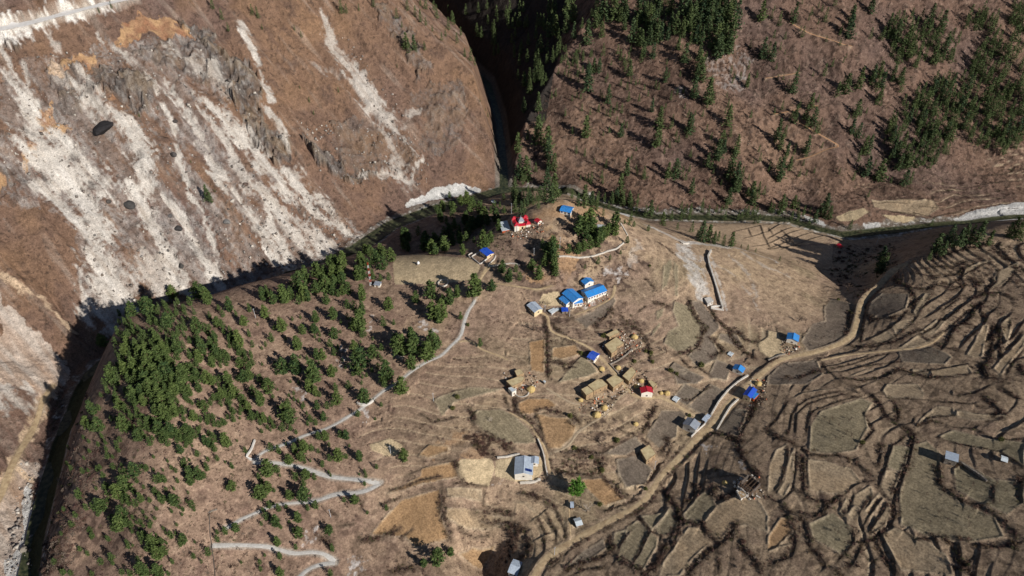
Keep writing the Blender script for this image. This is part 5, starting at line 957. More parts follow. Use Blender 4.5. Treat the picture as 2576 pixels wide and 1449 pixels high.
TP = {  # tile: (normal height, big height, conifer?, points)
(1,1): (8.5, 14, 0, "645,560b 790,520b 760,600 905,490b 955,540 1020,480 470,610b 395,650 265,700 330,690b 370,740 205,780b 125,810b 50,780 320,820 390,790 65,910b 800,620b 880,630 940,650 800,770b 690,730 620,770 690,850 800,890b 740,860 580,930b 440,1040 190,1010b 115,1100 310,1150b 785,990b 740,1010 800,1075 590,1070 560,1150 590,1210 960,980 1040,985s 1000,850b 1205,800b 1320,745b 1460,800b 1520,760b 1410,810 1600,780 1650,720b 1330,910b 1395,900b 1380,950 1545,940 1175,1110b 1190,1170b 1085,1160b 1050,1130 1330,1135b 1370,1140 1290,1220b 1175,1290b 1690,1145 780,1270b 880,1210b 945,1175 740,1170 770,1350 920,1320 985,1370b 960,1420 200,1320b 300,1320b 430,1370b 570,1360b 410,1340 30,1410 100,1440 500,1230 460,1230 350,1040 450,950 530,810 690,940s 1280,370b 1350,370b 1420,400b 1145,420 1530,330 1635,240b 1740,170 1810,190b 1720,290 1645,370 1590,50b 1550,80 1860,570b 1780,710 1910,640 1460,30 1720,150 1840,100 1870,40 1000,640 1560,440 1700,90"),
(0,1): (7.2, 10.5, 0, "1300,760b 1340,830 1430,830b 1490,750b 1560,800b 990,890b 970,960 1110,870b 1130,970 1330,920 1390,900 1500,1000b 1480,1010b 1400,1030 1580,930 1650,880 1730,860b 1780,920 1680,920 1840,980 1640,990 1260,980b 1010,1050b 930,1080 890,1060 770,1130b 1030,1170b 940,1200b 980,1230 1090,1180b 1140,1150 1060,1210b 1180,1110b 1190,1230b 1230,1180b 1270,1140 1300,1190 1340,1170b 1430,1120 1480,1140 1520,1170b 1620,1100b 1590,1150 1750,1090b 1800,1120b 1690,1050 1630,1210b 1500,1250b 1600,1290b 1810,1290 1700,1230 1200,1300b 1120,1260b 1280,1290b 1340,1240 1010,1320b 1070,1310 940,1340b 1110,1350b 1160,1370b 1250,1360b 1310,1350b 1400,1320 1380,1380b 840,1390b 790,1440 880,1430b 1480,1380 1560,1400b 1440,1340 1190,1420b 1100,1430b 1720,1420b 1840,1400b 1880,1380b 1450,1420 1040,1400b 970,1420b 1310,1430b 1600,1430 870,1130 1150,1070 1210,1040 960,1140 1080,1080 1250,1240 1430,1230 1550,1030 1880,880 1880,1070 910,1270"),
(0,2): (5.8, 9, 0, "810,50b 690,190b 745,180 650,290b 680,330 740,310b 840,260 930,310b 920,250 990,240b 1060,310 1110,290 1170,290 870,40 950,60b 1000,90b 1060,50b 1130,30b 1190,70b 1250,30b 1310,50b 1370,20b 1430,60b 1500,30b 1080,130b 1150,150 1220,120b 1280,110b 1340,130 1400,100b 1450,140 1540,170b 1460,240b 1380,200b 1310,200b 1240,220b 1180,200b 900,160b 950,190 1030,190b 870,110 1590,140 1600,290s 1580,250 1670,75b 1720,140 1760,60b 1830,120b 1870,170b 1910,50b 1900,240b 1700,290 1760,260 1810,260s 1040,390b 1130,440b 1240,390b 1290,350b 1260,440b 1310,370 1200,340b 1370,410 1360,500 1410,350b 1440,370 1450,465s 1550,430b 1610,410 1700,430b 1620,490b 1580,450b 1740,450 1790,430s 1850,500 1490,530 1570,570 1640,560 1700,590s 1750,620 770,400s 630,405s 800,490 810,540 850,550s 635,560s 735,640 850,630s 880,480s 940,660 1010,650b 1100,640 1160,650s 1230,650s 1160,550s 1390,600 1430,670b 1500,680b 1430,730b 1540,690 1560,630 930,750b 880,820b 1210,710 1180,720 1240,720 590,840b 750,920b 700,930 780,900 1010,810 960,860b 1020,900b 1060,860 970,900 1170,810 1130,880 1210,870b 1310,880b 1350,930s 1450,910 1420,820s 1720,790 1750,770 920,980b 850,1020b 900,1060b 960,1050b 850,1090 940,1000 880,1100 990,1060 1060,1040 1130,1070 1050,1140 1090,1150 820,1170 960,1200 1290,1140b 1380,1170b 1360,1210 1150,1190b 1220,1190 1130,1230b 1180,1280b 1230,1260 1470,1190s 1640,1120 1700,1110b 1780,1090 1640,1170 1460,1300 1520,1340s 1570,1270 1300,1340 760,1340 840,1310 850,1350 1040,1320 1820,1345s 920,1420 980,1430 1070,1410b 1120,1430 1190,1420b 1270,1430"),
(1,2): (6.2, 9.5, 0, "90,20b 30,120b 20,240 400,20b 450,60b 480,80 600,30b 610,110b 700,10 970,5 1095,20b 815,95b 945,160s 360,160s 460,165 535,165 245,150b 230,210b 250,250b 30,290 60,260 110,280b 130,320 200,330b 260,335 410,270b 450,290 510,250b 390,300 770,230 900,265s 110,480b 470,400 520,390b 680,390b 640,380 705,465s 290,490 360,480b 420,490 340,550b 250,570 170,500 555,560 620,540b 680,550 780,550b 500,610 1115,540b 910,625 90,640b 160,650b 20,700 300,700b 375,690b 440,700 360,750 90,780b 30,820b 360,840b 250,840 820,660s 830,690s 780,680s 820,750s 100,920b 170,940 390,935 450,915b 665,875 745,875 75,1000 985,935 840,970s 315,1010b 150,1040b 550,1100b 325,1120b 290,1110 160,1190 180,1300 300,1230 575,1240 1370,1310b 1470,1270b 1265,1355 560,1430 180,1420"),
(2,1): (9, 13.5, 0, "230,400 310,400b 150,560b 205,620b 310,470b 320,550b 330,600 250,520b 430,435 550,240b 510,270b 590,210b 600,260b 660,340b 540,410b 590,390b 500,430 650,370b 780,230b 780,290b 740,280 720,300 870,370 650,520s 740,495s 550,565s 820,460s 850,230s 885,235s 920,250s 1030,275s 30,580 60,640 270,440 690,310 620,310b 560,310b"),
(2,-1): (0, 0, 0, ""),
(3,9): (0, 0, 0, ""),
(2,0): (15, 25, 1, "640,70b 600,110 780,60b 830,120b 845,30b 960,70b 1020,80b 1040,130b 410,180b 460,90b 320,150b 420,60b 355,270 570,260b 680,230b 640,150b 910,250b 940,200 1060,200b 1100,250b 1050,290b 1180,250b 1240,190b 1070,390b 1000,380 980,420 1260,330b 1340,150b 1380,120b 1440,80b 1500,100b 1560,60b 1600,140b 1650,80b 1680,40b 1640,150b 1700,130b 1670,220b 1650,300b 1640,340b 1550,290b 1560,370b 1610,300b 1540,40b 1470,130b 1420,480b 1430,540b 1400,560 1310,420b 1160,570b 570,560b 580,600b 620,500 660,500 690,380 820,420 800,380 880,440 890,530b 850,460 1000,660s 1270,560s 730,720b 490,720s 520,730s 200,790b 90,800b 1380,680b 1490,700b 1510,750 1780,620b 1890,100b 1900,380b 650,820s 740,860s 790,810s 880,740 830,820 960,740s 1060,800b 1120,900b 1340,930b 1350,950b 1640,880b 1650,1000 560,970b 455,990s 825,990 690,1010s 1100,1040b 1590,1050b 1600,1120b 1560,1140b 1700,1100b 1350,1160s 1480,1220b 1510,1250 870,1270b 620,1220s 600,1350 1000,1310 1180,1300b 1240,1280b 1360,1410b 1660,1260b 1700,1330b 1740,1310 1690,1400b 1290,1330s 820,1420b 45,1090b 120,1020 210,930b 200,1000b 240,900 270,1070b 275,1140b 280,1230b 320,1230b 265,1350b 320,1430b 110,1280b 60,1270b 80,1360 20,1420b 180,1270 260,450 255,590 370,460s 420,470s 450,440s 350,540s 480,400s 510,370s 300,720s 330,700s 1210,30b 1300,40b 1080,150b 470,240b 330,210b 530,180 700,60b 880,120 1130,60 1400,30b 1300,250 1480,220b 1350,300 1420,400b 1560,180b"),
(3,0): (14, 20, 1, "30,110 90,150 205,110b 440,120b 310,135s 630,170b 620,220b 640,110b 265,250 10,370b 40,400b 510,10b 790,40b 780,255 870,260 430,540b 490,480 570,630b 530,680b 600,640b 700,600b 200,640b 330,770 380,750 110,800 680,820b 670,850 210,870b 290,860b 350,890b 370,970b 300,930 130,1000b 80,1000b 100,1080b 150,1130b 140,1170b 80,1240b 100,1280b 90,1330b 170,1240b 300,1100b 290,1150 410,1100s 640,960b 690,990b 730,1110b 770,1100b 690,1180b 750,1080b 650,1330 750,1270b 850,1300b 860,1270 270,1230s 350,1290s 290,1310s 240,1310s 930,1360s 1040,1350b 1080,1350b 1320,170b 1230,130b 1300,120 960,150b 920,180b 980,250b 1100,240b 1060,280b 1070,380b 980,420b 970,500b 1050,430 1130,460b 1190,410b 1260,420b 1300,440 1340,360b 1440,290b 1390,430 1100,320b 1020,340b 800,560b 850,540b 870,610b 830,640b 790,600b 850,720b 830,750b 950,560b 1010,580b 1010,650b"),
(3,1): (12, 17, 1, "105,100b 20,120 200,80b 230,90 440,90b 430,140b 470,160 360,190 625,250 860,490b 840,560b 880,540b 90,505s 1280,400b 1330,350 1400,370b 1450,360b 1540,320b 1600,320b 1680,350 1820,290b 1860,270b 1910,280b 1920,340 1260,430 1220,490 1380,330b 1490,330b 1330,430 760,20 1240,230s"),
(1,0): (9, 14, 1, "10,100b 290,215 340,260 640,50b 680,70b 775,60 435,850s 400,755s 330,660s 620,680s 1065,495s 1060,110 1100,190 1130,310b 1150,350b 1190,330b 1210,370 1270,350 885,15 45,205s 1140,40b 1200,90b 1240,130b 1280,170 1330,220 1480,130b 1400,280 1430,250 1515,290b 1575,400b 1620,420b 1650,470 1240,20b 1340,40b 1280,30b 1690,760s 1730,830s 1750,870s 1790,1060s"),
(0,0): (8, 13, 1, "835,35 745,80 1600,30b 1670,110b 1720,210 1900,80b 1190,810s 1050,870s 1440,1220s 1620,1440s 1560,1460b 1590,1500b")}
# the valley-side trees of tile (2,1) are conifers
TP[('c', 2, 1)] = (11, 16, 1, "1440,310b 1490,320b 1560,340b 1660,370b 1600,370b 1400,320 1780,420s 1840,440s 1730,410s 1360,270 1250,260 1140,210 1010,150b 1050,130b 940,120b 730,100 640,90 550,40b 790,30b 140,40b 60,40b 20,20 70,130 210,20b 300,20b 360,10 450,20 600,60b 690,150 1440,90 1780,150 1640,40b 900,190 760,60b 500,60 700,50 1620,100 1530,350b")
ANCH = [('top rim of the landslip', 120, 20), ('scree foot', 560, 480), ('steep brown slope above the river', 720, 100), ('dark gorge mouth', 1150, 120), ('gorge rim', 1330, 300), ('top of the shaded gorge wall', 1420, 60), ('upper middle of the far slope', 1560, 60), ('bare pink strip on the far slope', 1840, 60), ('grey rock patch on the far slope', 1750, 190),
 ('middle of the far slope', 1560, 260), ('lower left of the far slope', 1440, 380), ('lower middle of the far slope', 1640, 400), ('gully in the far slope', 1820, 360), ('orange switchback trails', 1980, 320), ('left edge of the dense right-hand forest', 2230, 200), ('upper right forest clearing', 2350, 120), ('ravine foot beside the dense forest', 2190, 400), ('stream bend at the far slope foot', 1990, 520),
 ('upper orange trail', 2020, 80), ('crest above the walled fields, far right', 2420, 600), ('shaded ravine behind the road', 2210, 660), ('riverside terrace', 1830, 600), ('back of the temple hill', 1480, 500), ('right foot of the temple hill', 1600, 540), ('river confluence', 1300, 440), ('left of the red temple', 1200, 540), ('shaded bank below the cliff-top flat', 1080, 600), ('grove between temple and school', 1390, 640), ('grove around the grey-green hut', 1500, 590), ('white wall below the grove', 1530, 660),
 ('radio mast', 930, 690), ('left cliff rim by the shadow', 760, 710), ('round stone enclosure', 1110, 730), ('head of the concrete path', 1180, 740), ('clearing left of the concrete path', 1080, 800), ('concrete path bend', 1080, 880), ('centre of the pine wood', 880, 860), ('clearing with the leaning white pole', 640, 800), ('north-west corner of the wood', 480, 770), ('dark west rim of the wood', 310, 880),
 ('dense west part of the wood', 430, 880), ('dense heart of the wood', 400, 960), ('west rim facing the landslip', 250, 1050), ('middle west slope', 420, 1110), ('gap with pink soil in the wood', 560, 960), ('grey rubble patch in the wood', 720, 960), ('white breast wall', 900, 1000), ('stone stairs', 720, 1070), ('left hairpin of the concrete road', 640, 1130), ('upper concrete road', 720, 1180), ('scrubby slope left of the hairpins', 520, 1140), ('bare lower west slope', 300, 1190),
 ('lower west slope clump', 310, 1330), ('thin dark wall', 520, 1350), ('middle hairpin loop', 760, 1220), ('pair of lower hairpins', 720, 1300), ('oval tan field', 1000, 1140), ('right end of the hairpins', 940, 1260), ('bottom left wood edge', 400, 1430), ('bottom edge fields', 1100, 1390), ('lower hairpin by the dark wall', 570, 1290), ('rock cliff above the scree', 520, 60), ('steep west flank', 170, 1200), ('upper west flank', 230, 1010), ('bottom left corner slope', 200, 1400)]
ORD = ['first', 'second', 'third', 'fourth', 'fifth', 'sixth', 'seventh', 'eighth', 'ninth', 'tenth', 'eleventh', 'twelfth', 'thirteenth', 'fourteenth', 'fifteenth', 'sixteenth', 'seventeenth', 'eighteenth', 'nineteenth', 'twentieth']
def ordn(i):
    n = i+1; t, u = divmod(n, 10)
    if n <= 20: return ORD[i]
    T2 = {2: 'twenty', 3: 'thirty', 4: 'forty', 5: 'fifty', 6: 'sixty', 7: 'seventy', 8: 'eighty', 9: 'ninety'}[t]
    return (T2[:-1]+'ieth') if u == 0 else T2+'-'+ORD[u-1]
TREES = []
for key, (hn, hb, con, s) in TP.items():
    if not s: continue
    kk = key[1:] if key[0] == 'c' else key
    px, py, hh = [], [], []
    for t in s.split():
        z = t[-1]; q = t[:-1] if z in 'bs' else t; a, b = [float(w) for w in q.split(',')]; jr = .68+.6*RNG.rand()**1.3
        px.append(644*kk[0]+a/3); py.append(483*kk[1]+b/3); hh.append((hb if z == 'b' else hn*.55 if z == 's' else hn)*jr)
    hh = np.array(hh)*(1.26 if not con else 1.12); wx, wy = cast(px, py, hh*.42, hs)
    for i in range(len(px)): TREES.append((float(wx[i]), float(wy[i]), float(hh[i]), con, px[i], py[i]))
# the dense forest on the right: filled in stand by stand
FOREST = [(1, 1, "0,760 350,600 560,500 700,460 950,400 1000,520 700,660 400,780 100,860", 34, 12), (1, 1, "1500,60 1900,40 1900,330 1600,420 1450,300", 20, 12), (2, 1, "1000,90 1932,140 1932,215 1100,190", 24, 10), (3, 1, "0,60 450,130 460,250 0,150", 14, 11), (0, 1, "900,880 1250,820 1700,1000 1932,1150 1932,1449 760,1449 860,1150", 150, 6.6), (0, 2, "700,0 1700,0 1850,200 1400,500 900,330", 110, 6), (0, 2, "900,600 1500,560 1500,900 1200,1300 800,1200", 60, 4), (1, 1, "0,900 600,880 1000,1100 900,1449 0,1449", 50, 4.5), (1, 2, "0,0 700,0 600,700 400,1100 0,1449", 45, 4), (0, 1, "960,840 1250,760 1500,880 1400,1200 1000,1449 800,1449", 60, 7), (1, 1, "1100,250 1350,130 1560,60 1700,100 1720,200 1560,330 1480,440 1200,440 1100,400", 30, 13), (2, 1, "0,0 330,0 200,100 60,120 -60,120", 14, 13), (1, 1, "560,600 700,600 720,700 600,780 520,740", 5, 10), (2,1,"1700,-60 1932,-40 1932,60 1700,80",10,15), (2,1,"400,0 1000,0 900,140 500,60",14,13), (3, 0, "1060,700 1250,560 1500,560 1560,400 1700,250 1500,180 1530,60 1700,60 1800,300 1932,350 1990,1000 1800,1150 1600,1100 1420,900 1350,1180 1150,1270 880,1230 930,1000 870,850", 300, 16), (3, 0, "880,120 1180,100 1400,250 1400,440 1100,480 960,480", 50, 15), (3, 0, "1840,0 1990,0 1990,320 1850,260", 24, 16), (2, 0, "700,-40 1700,-60 1730,330 1500,380 1300,200 1000,330 800,260", 75, 19), (2, 0, "0,0 420,0 400,300 220,640 100,700 0,500", 60, 16), (1, 0, "1250,0 1932,0 1932,450 1720,400 1500,250", 26, 15), (2, 0, "300,400 1900,300 1900,1400 400,1400", 110, 8.5), (3, 0, "0,0 900,0 900,1300 0,1300", 60, 8), (0, 2, "480,400 900,300 1000,900 700,1449 400,1449", 45, 5), (2, 0, "320,360 620,360 560,520 420,600 380,560", 26, 9)]
rs_ = np.random.RandomState(5)
for ci, cj, s, n, h_ in FOREST:
    p = tile(ci, cj, s); xs = [q[0] for q in p]; ys = [q[1] for q in p]; A = []; tries = 0
    while len(A) < n and tries < 16000:
        tries += 1; a, b = rs_.uniform(min(xs), max(xs)), rs_.uniform(min(ys), max(ys))
        if inside(np.array([a]), np.array([b]), p)[0] and all((a-u)**2+(b-v)**2 > (26 if h_ > 7 else 14) for u, v in A): A.append((a, b))
    A = np.array(A); hh = h_*1.05*(.75+.5*rs_.rand(len(A))); wx, wy = cast(A[:, 0], A[:, 1], hh*.42, hs)
    for i in range(len(A)): TREES.append((float(wx[i]), float(wy[i]), float(hh[i]), 0 if (h_ < 7 or (ci, cj) == (1, 1)) else 1, A[i][0], A[i][1]))
NC = 290
def vis(t): return t[2]/math.hypot(math.hypot(t[0], t[1]), CAM_H)
for con in (0, 1):
    T_ = sorted([t for t in TREES if t[3] == con and 100 < t[1] < 1650], key=vis, reverse=True); one, rest = T_[:NC], T_[NC:]
    cl = {}
    for t in one:
        k = min(range(len(ANCH)), key=lambda q: (t[4]-ANCH[q][1])**2+(t[5]-ANCH[q][2])**2); cl.setdefault(k, []).append(t)
    cnt = 0
    for k, L in cl.items():
        L.sort(key=lambda t: t[4]); hm = np.median([t[2] for t in L])
        for i, (x, y, h, _, px, py) in enumerate(L):
            kd = 'pine' if not con else 'conifer'; sz = 'tall' if h > hm*1.15 else 'low' if h < hm*.8 else 'medium'
            pos = 'the only' if len(L) == 1 else ordn(i)+' from the left'
            lab = f"{sz} {kd} by the {ANCH[k][0]}, {pos}"
            v = (int(abs(x*7+y*3))) % (6 if not con else 5)
            r_ = empty('pine_tree' if not con else 'conifer_tree', (x, y, g(x, y)-.15), (x*1.7) % 6.28, label=lab, category='pine tree' if not con else 'conifer', group='pines on the village spur' if not con else 'conifers on the far slopes and valley')
            sc_ = h/10; wv = (1.12 if not con else 1.05)+.4*((cnt*.618) % 1); r_.scale = (sc_*wv, sc_*wv, sc_)
            link('trunk', (PTR if not con else CTR)[v], r_); link('crown', (PME if not con else CME)[v], r_); cnt += 1
    if rest:
        VV = []; 
        for (x, y, h, _, px, py) in rest:
            V = (pv_ if not con else cv_)[int(abs(x*7+y*3)) % 5]; V = V.reshape(-1, 4, 3)[::2].reshape(-1, 3); a = (x*1.7) % 6.28; s_ = h/10
            VV.append(np.stack([(V[:, 0]*math.cos(a)-V[:, 1]*math.sin(a))*s_*1.15+x, (V[:, 0]*math.sin(a)+V[:, 1]*math.cos(a))*s_*1.15+y, V[:, 2]*s_+g(x, y)], 1))
        V = np.concatenate(VV); link('far_forest' if con else 'young_pines', newmesh('forest', V, quads(V), SPR if con else PINE), None, kind='stuff', label='the many smaller conifers standing between the larger ones on the far slopes' if con else 'the many small young pines between the larger ones on the spur', category='forest')
# the round-crowned evergreen below the hall
x, y = spot(7, 905, 500, 5.0); rs = np.random.RandomState(77); d = rs.randn(230, 3); d /= np.linalg.norm(d, axis=1)[:, None]; d = d*(rs.rand(230, 1)**.35)*np.array([5.2, 5.2, 5.0])*(1+.15*np.sin(d[:, :1]*7))+np.array([0, 0, 8.0]); V = tufts(rs, d, 7, .7, 1.3, .8)
r_ = empty('evergreen_tree', (x, y, g(x, y)), 0, label='big round bright green tree standing just above the dirt road', category='tree'); MB().bar((0, 0, -1), (0, 0, 8), .45, .25, 7).build('trunk', BARK, r_); link('crown', newmesh('crown', V, quads(V), leafmat('broad_leaves', C(74, 112, 44), C(74, 112, 44), C(112, 144, 60))), r_)
# leafless trees
def bare(seed, h=8, spread=.8, n0=5):
    rs = random.Random(seed); mb = MB(); tr = MB()
    def go(p, d, l, r, lv):
        q = p+d*l; (tr if lv == 0 else mb).bar(p, q, r, r*.6, 4 if lv < 2 else 3)
        if lv >= 4: return
        for _ in range(n0 if lv == 0 else 3 if lv < 4 else 2):
            e = (d+Vector((rs.gauss(0, 1), rs.gauss(0, 1), rs.gauss(0, .6)))*spread*.6).normalized(); e.z = abs(e.z)*.8+.12; go(q if lv == 0 else p+d*l*rs.uniform(.45, 1), e.normalized(), l*rs.uniform(.58, .85), r*.55, lv+1)
    go(Vector((0, 0, -.5)), Vector((0, 0, 1)), h*.28, h*.03, 0); return tr.mesh('trunk', BARK), mb.mesh('branches', TWIG)
BV = [bare(s, 8, .9+.1*(s % 3)) for s in range(4)]
BT = [('large grey bare tree at the foot of the tin barn path', (2, 1), 165, 1010, 12), ('second bare tree beside the large grey one by the tin barn', (2, 1), 215, 1035, 9), ('bare grey tree at the lower right of the village bushes', (2, 1), 1170, 1190, 9), ('bare tree between the lane mud house and the brown plots', (2, 1), 1000, 1345, 9), ('pale white-limbed bare tree right of the big green tree', (2, 2), 570, 930, 11),
 ('bare grey tree above the lone mud house plots', (2, 2), 680, 430, 9), ('bare tree on the edge of the orange-brown field', (2, 2), 470, 300, 7), ('bare tree in the red temple terrace corner', 1, 1150, 600, 6), ('bare tree in front of the blue school yard', 2, 720, 850, 6), ('dark bare tree above the curved green terraces', (3, 2), 200, 400, 9), ('bare tree where three hedges meet in the right-hand fields', (3, 2), 390, 860, 9), ('lone bare tree with a long shadow in the far right field', (3, 2), 1740, 730, 6),
 ('bare grey tree on the riverside fields edge', (3, 1), 235, 530, 7), ('large bare tree in the ravine beside the road', (3, 1), 610, 710, 12), ('bare dark tree above the blue gabled roadside house', (3, 1), 240, 950, 10), ('second bare tree above the blue gabled roadside house', (3, 1), 290, 965, 7), ('small white-blossomed bare tree in the round green field', (1, 2), 1770, 270, 6), ('bare tree on the island in the big green field', (2, 1), 1235, 1070, 4),
 ('bare tree by the white wall foot, left', (2, 1), 1090, 740, 5), ('bare grey tree in the dark hedge corner, far right bottom', (3, 2), 1540, 1400, 9), ('bare tree at the hedge top right of the curved terraces', (3, 2), 740, 60, 9), ('bare tree in the hedge right of the ruined house', (3, 2), 300, 1000, 8), ('bare tree at the roadside above the hairpin of hedges', (3, 1), 700, 300, 7), ('bare tree behind the yellow school yard', 2, 560, 830, 6)]
for i, (lb, k, a, b, h_) in enumerate(BT):
    x, y = spot(k, a, b, h_*.4); r_ = empty('bare_tree', (x, y, g(x, y)), i*1.3, label=lb, category='bare tree', group='leafless trees'); r_.scale = (h_/8*1.15, h_/8*1.15, h_/8); t_, b_ = BV[i % 4]
    if 'white' in lb[:12]:
        b_ = b_.copy(); b_.materials[0] = PALEBARK
    link('trunk', t_, r_); link('branches', b_, r_)
ORCH = [((2,2),"1740,80 1932,0 1932,420 1760,600 1720,430",14), ((3,2),"330,300 400,210 700,110 790,140 730,230 660,500 500,520 310,510",12), ((3,2),"310,1060 490,970 640,1100 660,1200 560,1290 340,1170",7), ((3,2),"990,860 1080,620 1280,640 1450,900 1700,1000 1500,1150 1200,1100",9), ((3,1),"780,830 860,770 1060,770 1040,880 880,950",7), ((3,1),"430,870 480,810 690,860 600,1120 300,1200",8), ((3,1),"30,1390 120,1290 360,1270 420,1370 250,1449",7), ((3,2),"1420,650 1650,740 1880,760 1880,900 1700,960 1450,800",6), ((2,2),"1560,1449 1500,1330 1700,1200 1840,1449",6), ((3,2),"0,100 150,60 120,300 0,330",6), ((3,1),"1010,1200 1200,1170 1330,1230 1280,1290",5)]
nn_ = 0
for ci_, (kk, s, n) in enumerate(ORCH):
    p = tile(kk[0], kk[1], s); xs = [q[0] for q in p]; ys = [q[1] for q in p]; A = []
    while len(A) < n:
        a, b = rs_.uniform(min(xs), max(xs)), rs_.uniform(min(ys), max(ys))
        if inside(np.array([a]), np.array([b]), p)[0]: A.append((a, b))
    A.sort(); wx, wy = cast([q[0] for q in A], [q[1] for q in A], 2, hs); where = ['brown field beyond the cobalt roadside house', 'big curved-terrace green field', 'round green field below the hedge junction', 'largest dark field below the blue-grey house', 'ploughed field inside the road bend', 'ruled brown field beside the blue gabled house', 'brown field across the road from the blue gabled house', 'far right field under the hut bank', 'bottom field below the ruined house', 'strip field left of the curved terraces', 'fan-shaped brown field below the ditch path'][ci_]
    for i in range(n):
        r_ = empty('bare_sapling', (float(wx[i]), float(wy[i]), g(wx[i], wy[i])), i*2.1, label=f'sapling {ordn(i)} from left in the {where}', category='sapling', group='leafless saplings in the fields'); s_ = .42+.25*rs_.rand(); r_.scale = (s_*.8, s_*.8, s_*1.1); t_, b_ = BV[nn_ % 4]; nn_ += 1
        link('trunk', t_, r_); link('branches', b_, r_)
# ------------------------------------------------------------ brushwood: hedges and scrub
def brushmat(name):
    m, nt, b = mat_new(name, (.1, .08, .06), .95, .05); at = N(nt, 'ShaderNodeAttribute', attribute_name='Col'); nt.links.new(at.outputs['Color'], b.inputs['Base Color']); return m
BRUSH = brushmat('brushwood')
PAL = .95*np.array([C(104, 84, 74), C(84, 68, 60), C(112, 86, 76), C(128, 114, 102), C(88, 88, 60), C(110, 92, 72), C(96, 74, 70)])
def bushcloud(P, R_, ncol, seed, nq=14, flatn=.75):
    """P: n x 3 bases, R_: radii, ncol: palette index -> quad soup with colours"""
    rs = np.random.RandomState(seed); n = len(P); d = rs.randn(n, nq, 3); d /= np.linalg.norm(d, axis=2)[..., None]; d[..., 2] = np.abs(d[..., 2]); r = R_[:, None, None]
    c = P[:, None, :]+d*r*(.45+.5*rs.rand(n, nq, 1))*np.array([1, 1, flatn]); a = d+rs.randn(n, nq, 3)*.55; a /= np.linalg.norm(a, axis=2)[..., None]; b = rs.randn(n, nq, 3); b -= a*(a*b).sum(2)[..., None]; b /= np.linalg.norm(b, axis=2)[..., None]
    s = r*(.34+.34*rs.rand(n, nq, 1)); V = np.stack([c-a*s*.9, c-b*s*.16, c+a*s*.9, c+b*s*.16], 2).reshape(-1, 3)
    cc = PAL[ncol][:, None, :]*(.75+.5*rs.rand(n, nq, 1)); return V, np.repeat(cc.reshape(-1, 3), 4, 0)
def brush(name, label, P, R_, ncol, seed, nq=14, **k):
    V, cc = bushcloud(P, R_, ncol, seed, nq); me = newmesh(name, V, quads(V), BRUSH); a = me.attributes.new('Col', 'FLOAT_COLOR', 'POINT'); a.data.foreach_set('color', np.concatenate([cc, np.ones((len(cc), 1))], 1).astype(np.float32).ravel())
    return link(name, me, None, label=label, **k)
rs = np.random.RandomState(3)
hx, hr_, hc = [], [], []
for k, w, ci in HEDGE:
    if k in 'wk': continue
    cl = np.cumsum([0]+[math.dist(u, v) for u, v in zip(w[:-1], w[1:])]); L = cl[-1]; step = (.95 if k == 'h' else .62)*(.6 if ci <= 2 else 1); n = int(L/step); s = rs.rand(n)*L
    x = np.interp(s, cl, [q[0] for q in w]); y = np.interp(s, cl, [q[1] for q in w]); wd = .7 if k == 'h' else 1.7
    gate = vnoise(x/5+17, y/5+3) > (.36 if k == 'h' else .2)
    x = x+rs.randn(n)*wd*.8+LOWDIR[0]*.4; y = y+rs.randn(n)*wd*.8+LOWDIR[1]*.4; r = (rs.rand(n)*.55+.42 if k == 'h' else rs.rand(n)*.85+.55)
    hx.append(np.stack([x, y], 1)[gate]); hr_.append(r[gate]); hc.append(np.where(rs.rand(n) < .10, 4, rs.choice([0, 1, 1, 2, 3, 5, 6], n))[gate])
_r = np.argwhere((RISER > .8) & (vnoise(Xg/9, Yg/9) > .52) & (Yg < 760)); _r = _r[rs.choice(len(_r), min(5200, len(_r)), replace=False)]
hx.append(np.stack([Xg[_r[:, 0], _r[:, 1]], Yg[_r[:, 0], _r[:, 1]]], 1)); hr_.append(rs.rand(len(_r))*.5+.35); hc.append(rs.choice([0, 1, 1, 2, 5, 6], len(_r)))
hx = np.concatenate(hx); hr_ = np.concatenate(hr_)*1.15; hc = np.concatenate(hc)
def offroad(x, y, pad):
    ok = np.ones(len(x), bool)
    for nm, kd, rx, ry, ww in RIB:
        if ww.max() < 1.5: continue
        for a in range(0, len(rx), 10):
            sx, sy = rx[a:a+11], ry[a:a+11]; m = (np.abs(x-sx.mean()) < 45) & (np.abs(y-sy.mean()) < 45)
            if m.any(): ok[m] &= np.min(np.hypot(x[m][:, None]-sx, y[m][:, None]-sy), axis=1) > ww[a:a+11].max()*.5+pad
    return ok
_k = offroad(hx[:, 0], hx[:, 1], .5); hx, hr_, hc = hx[_k], hr_[_k], hc[_k]
brush('hedgerow_brush', 'tangled leafless brown hedges along the terrace lips and field edges', np.column_stack([hx, hs(hx[:, 0], hx[:, 1])-.1]), hr_, hc, 1, 21, kind='stuff', category='hedges')
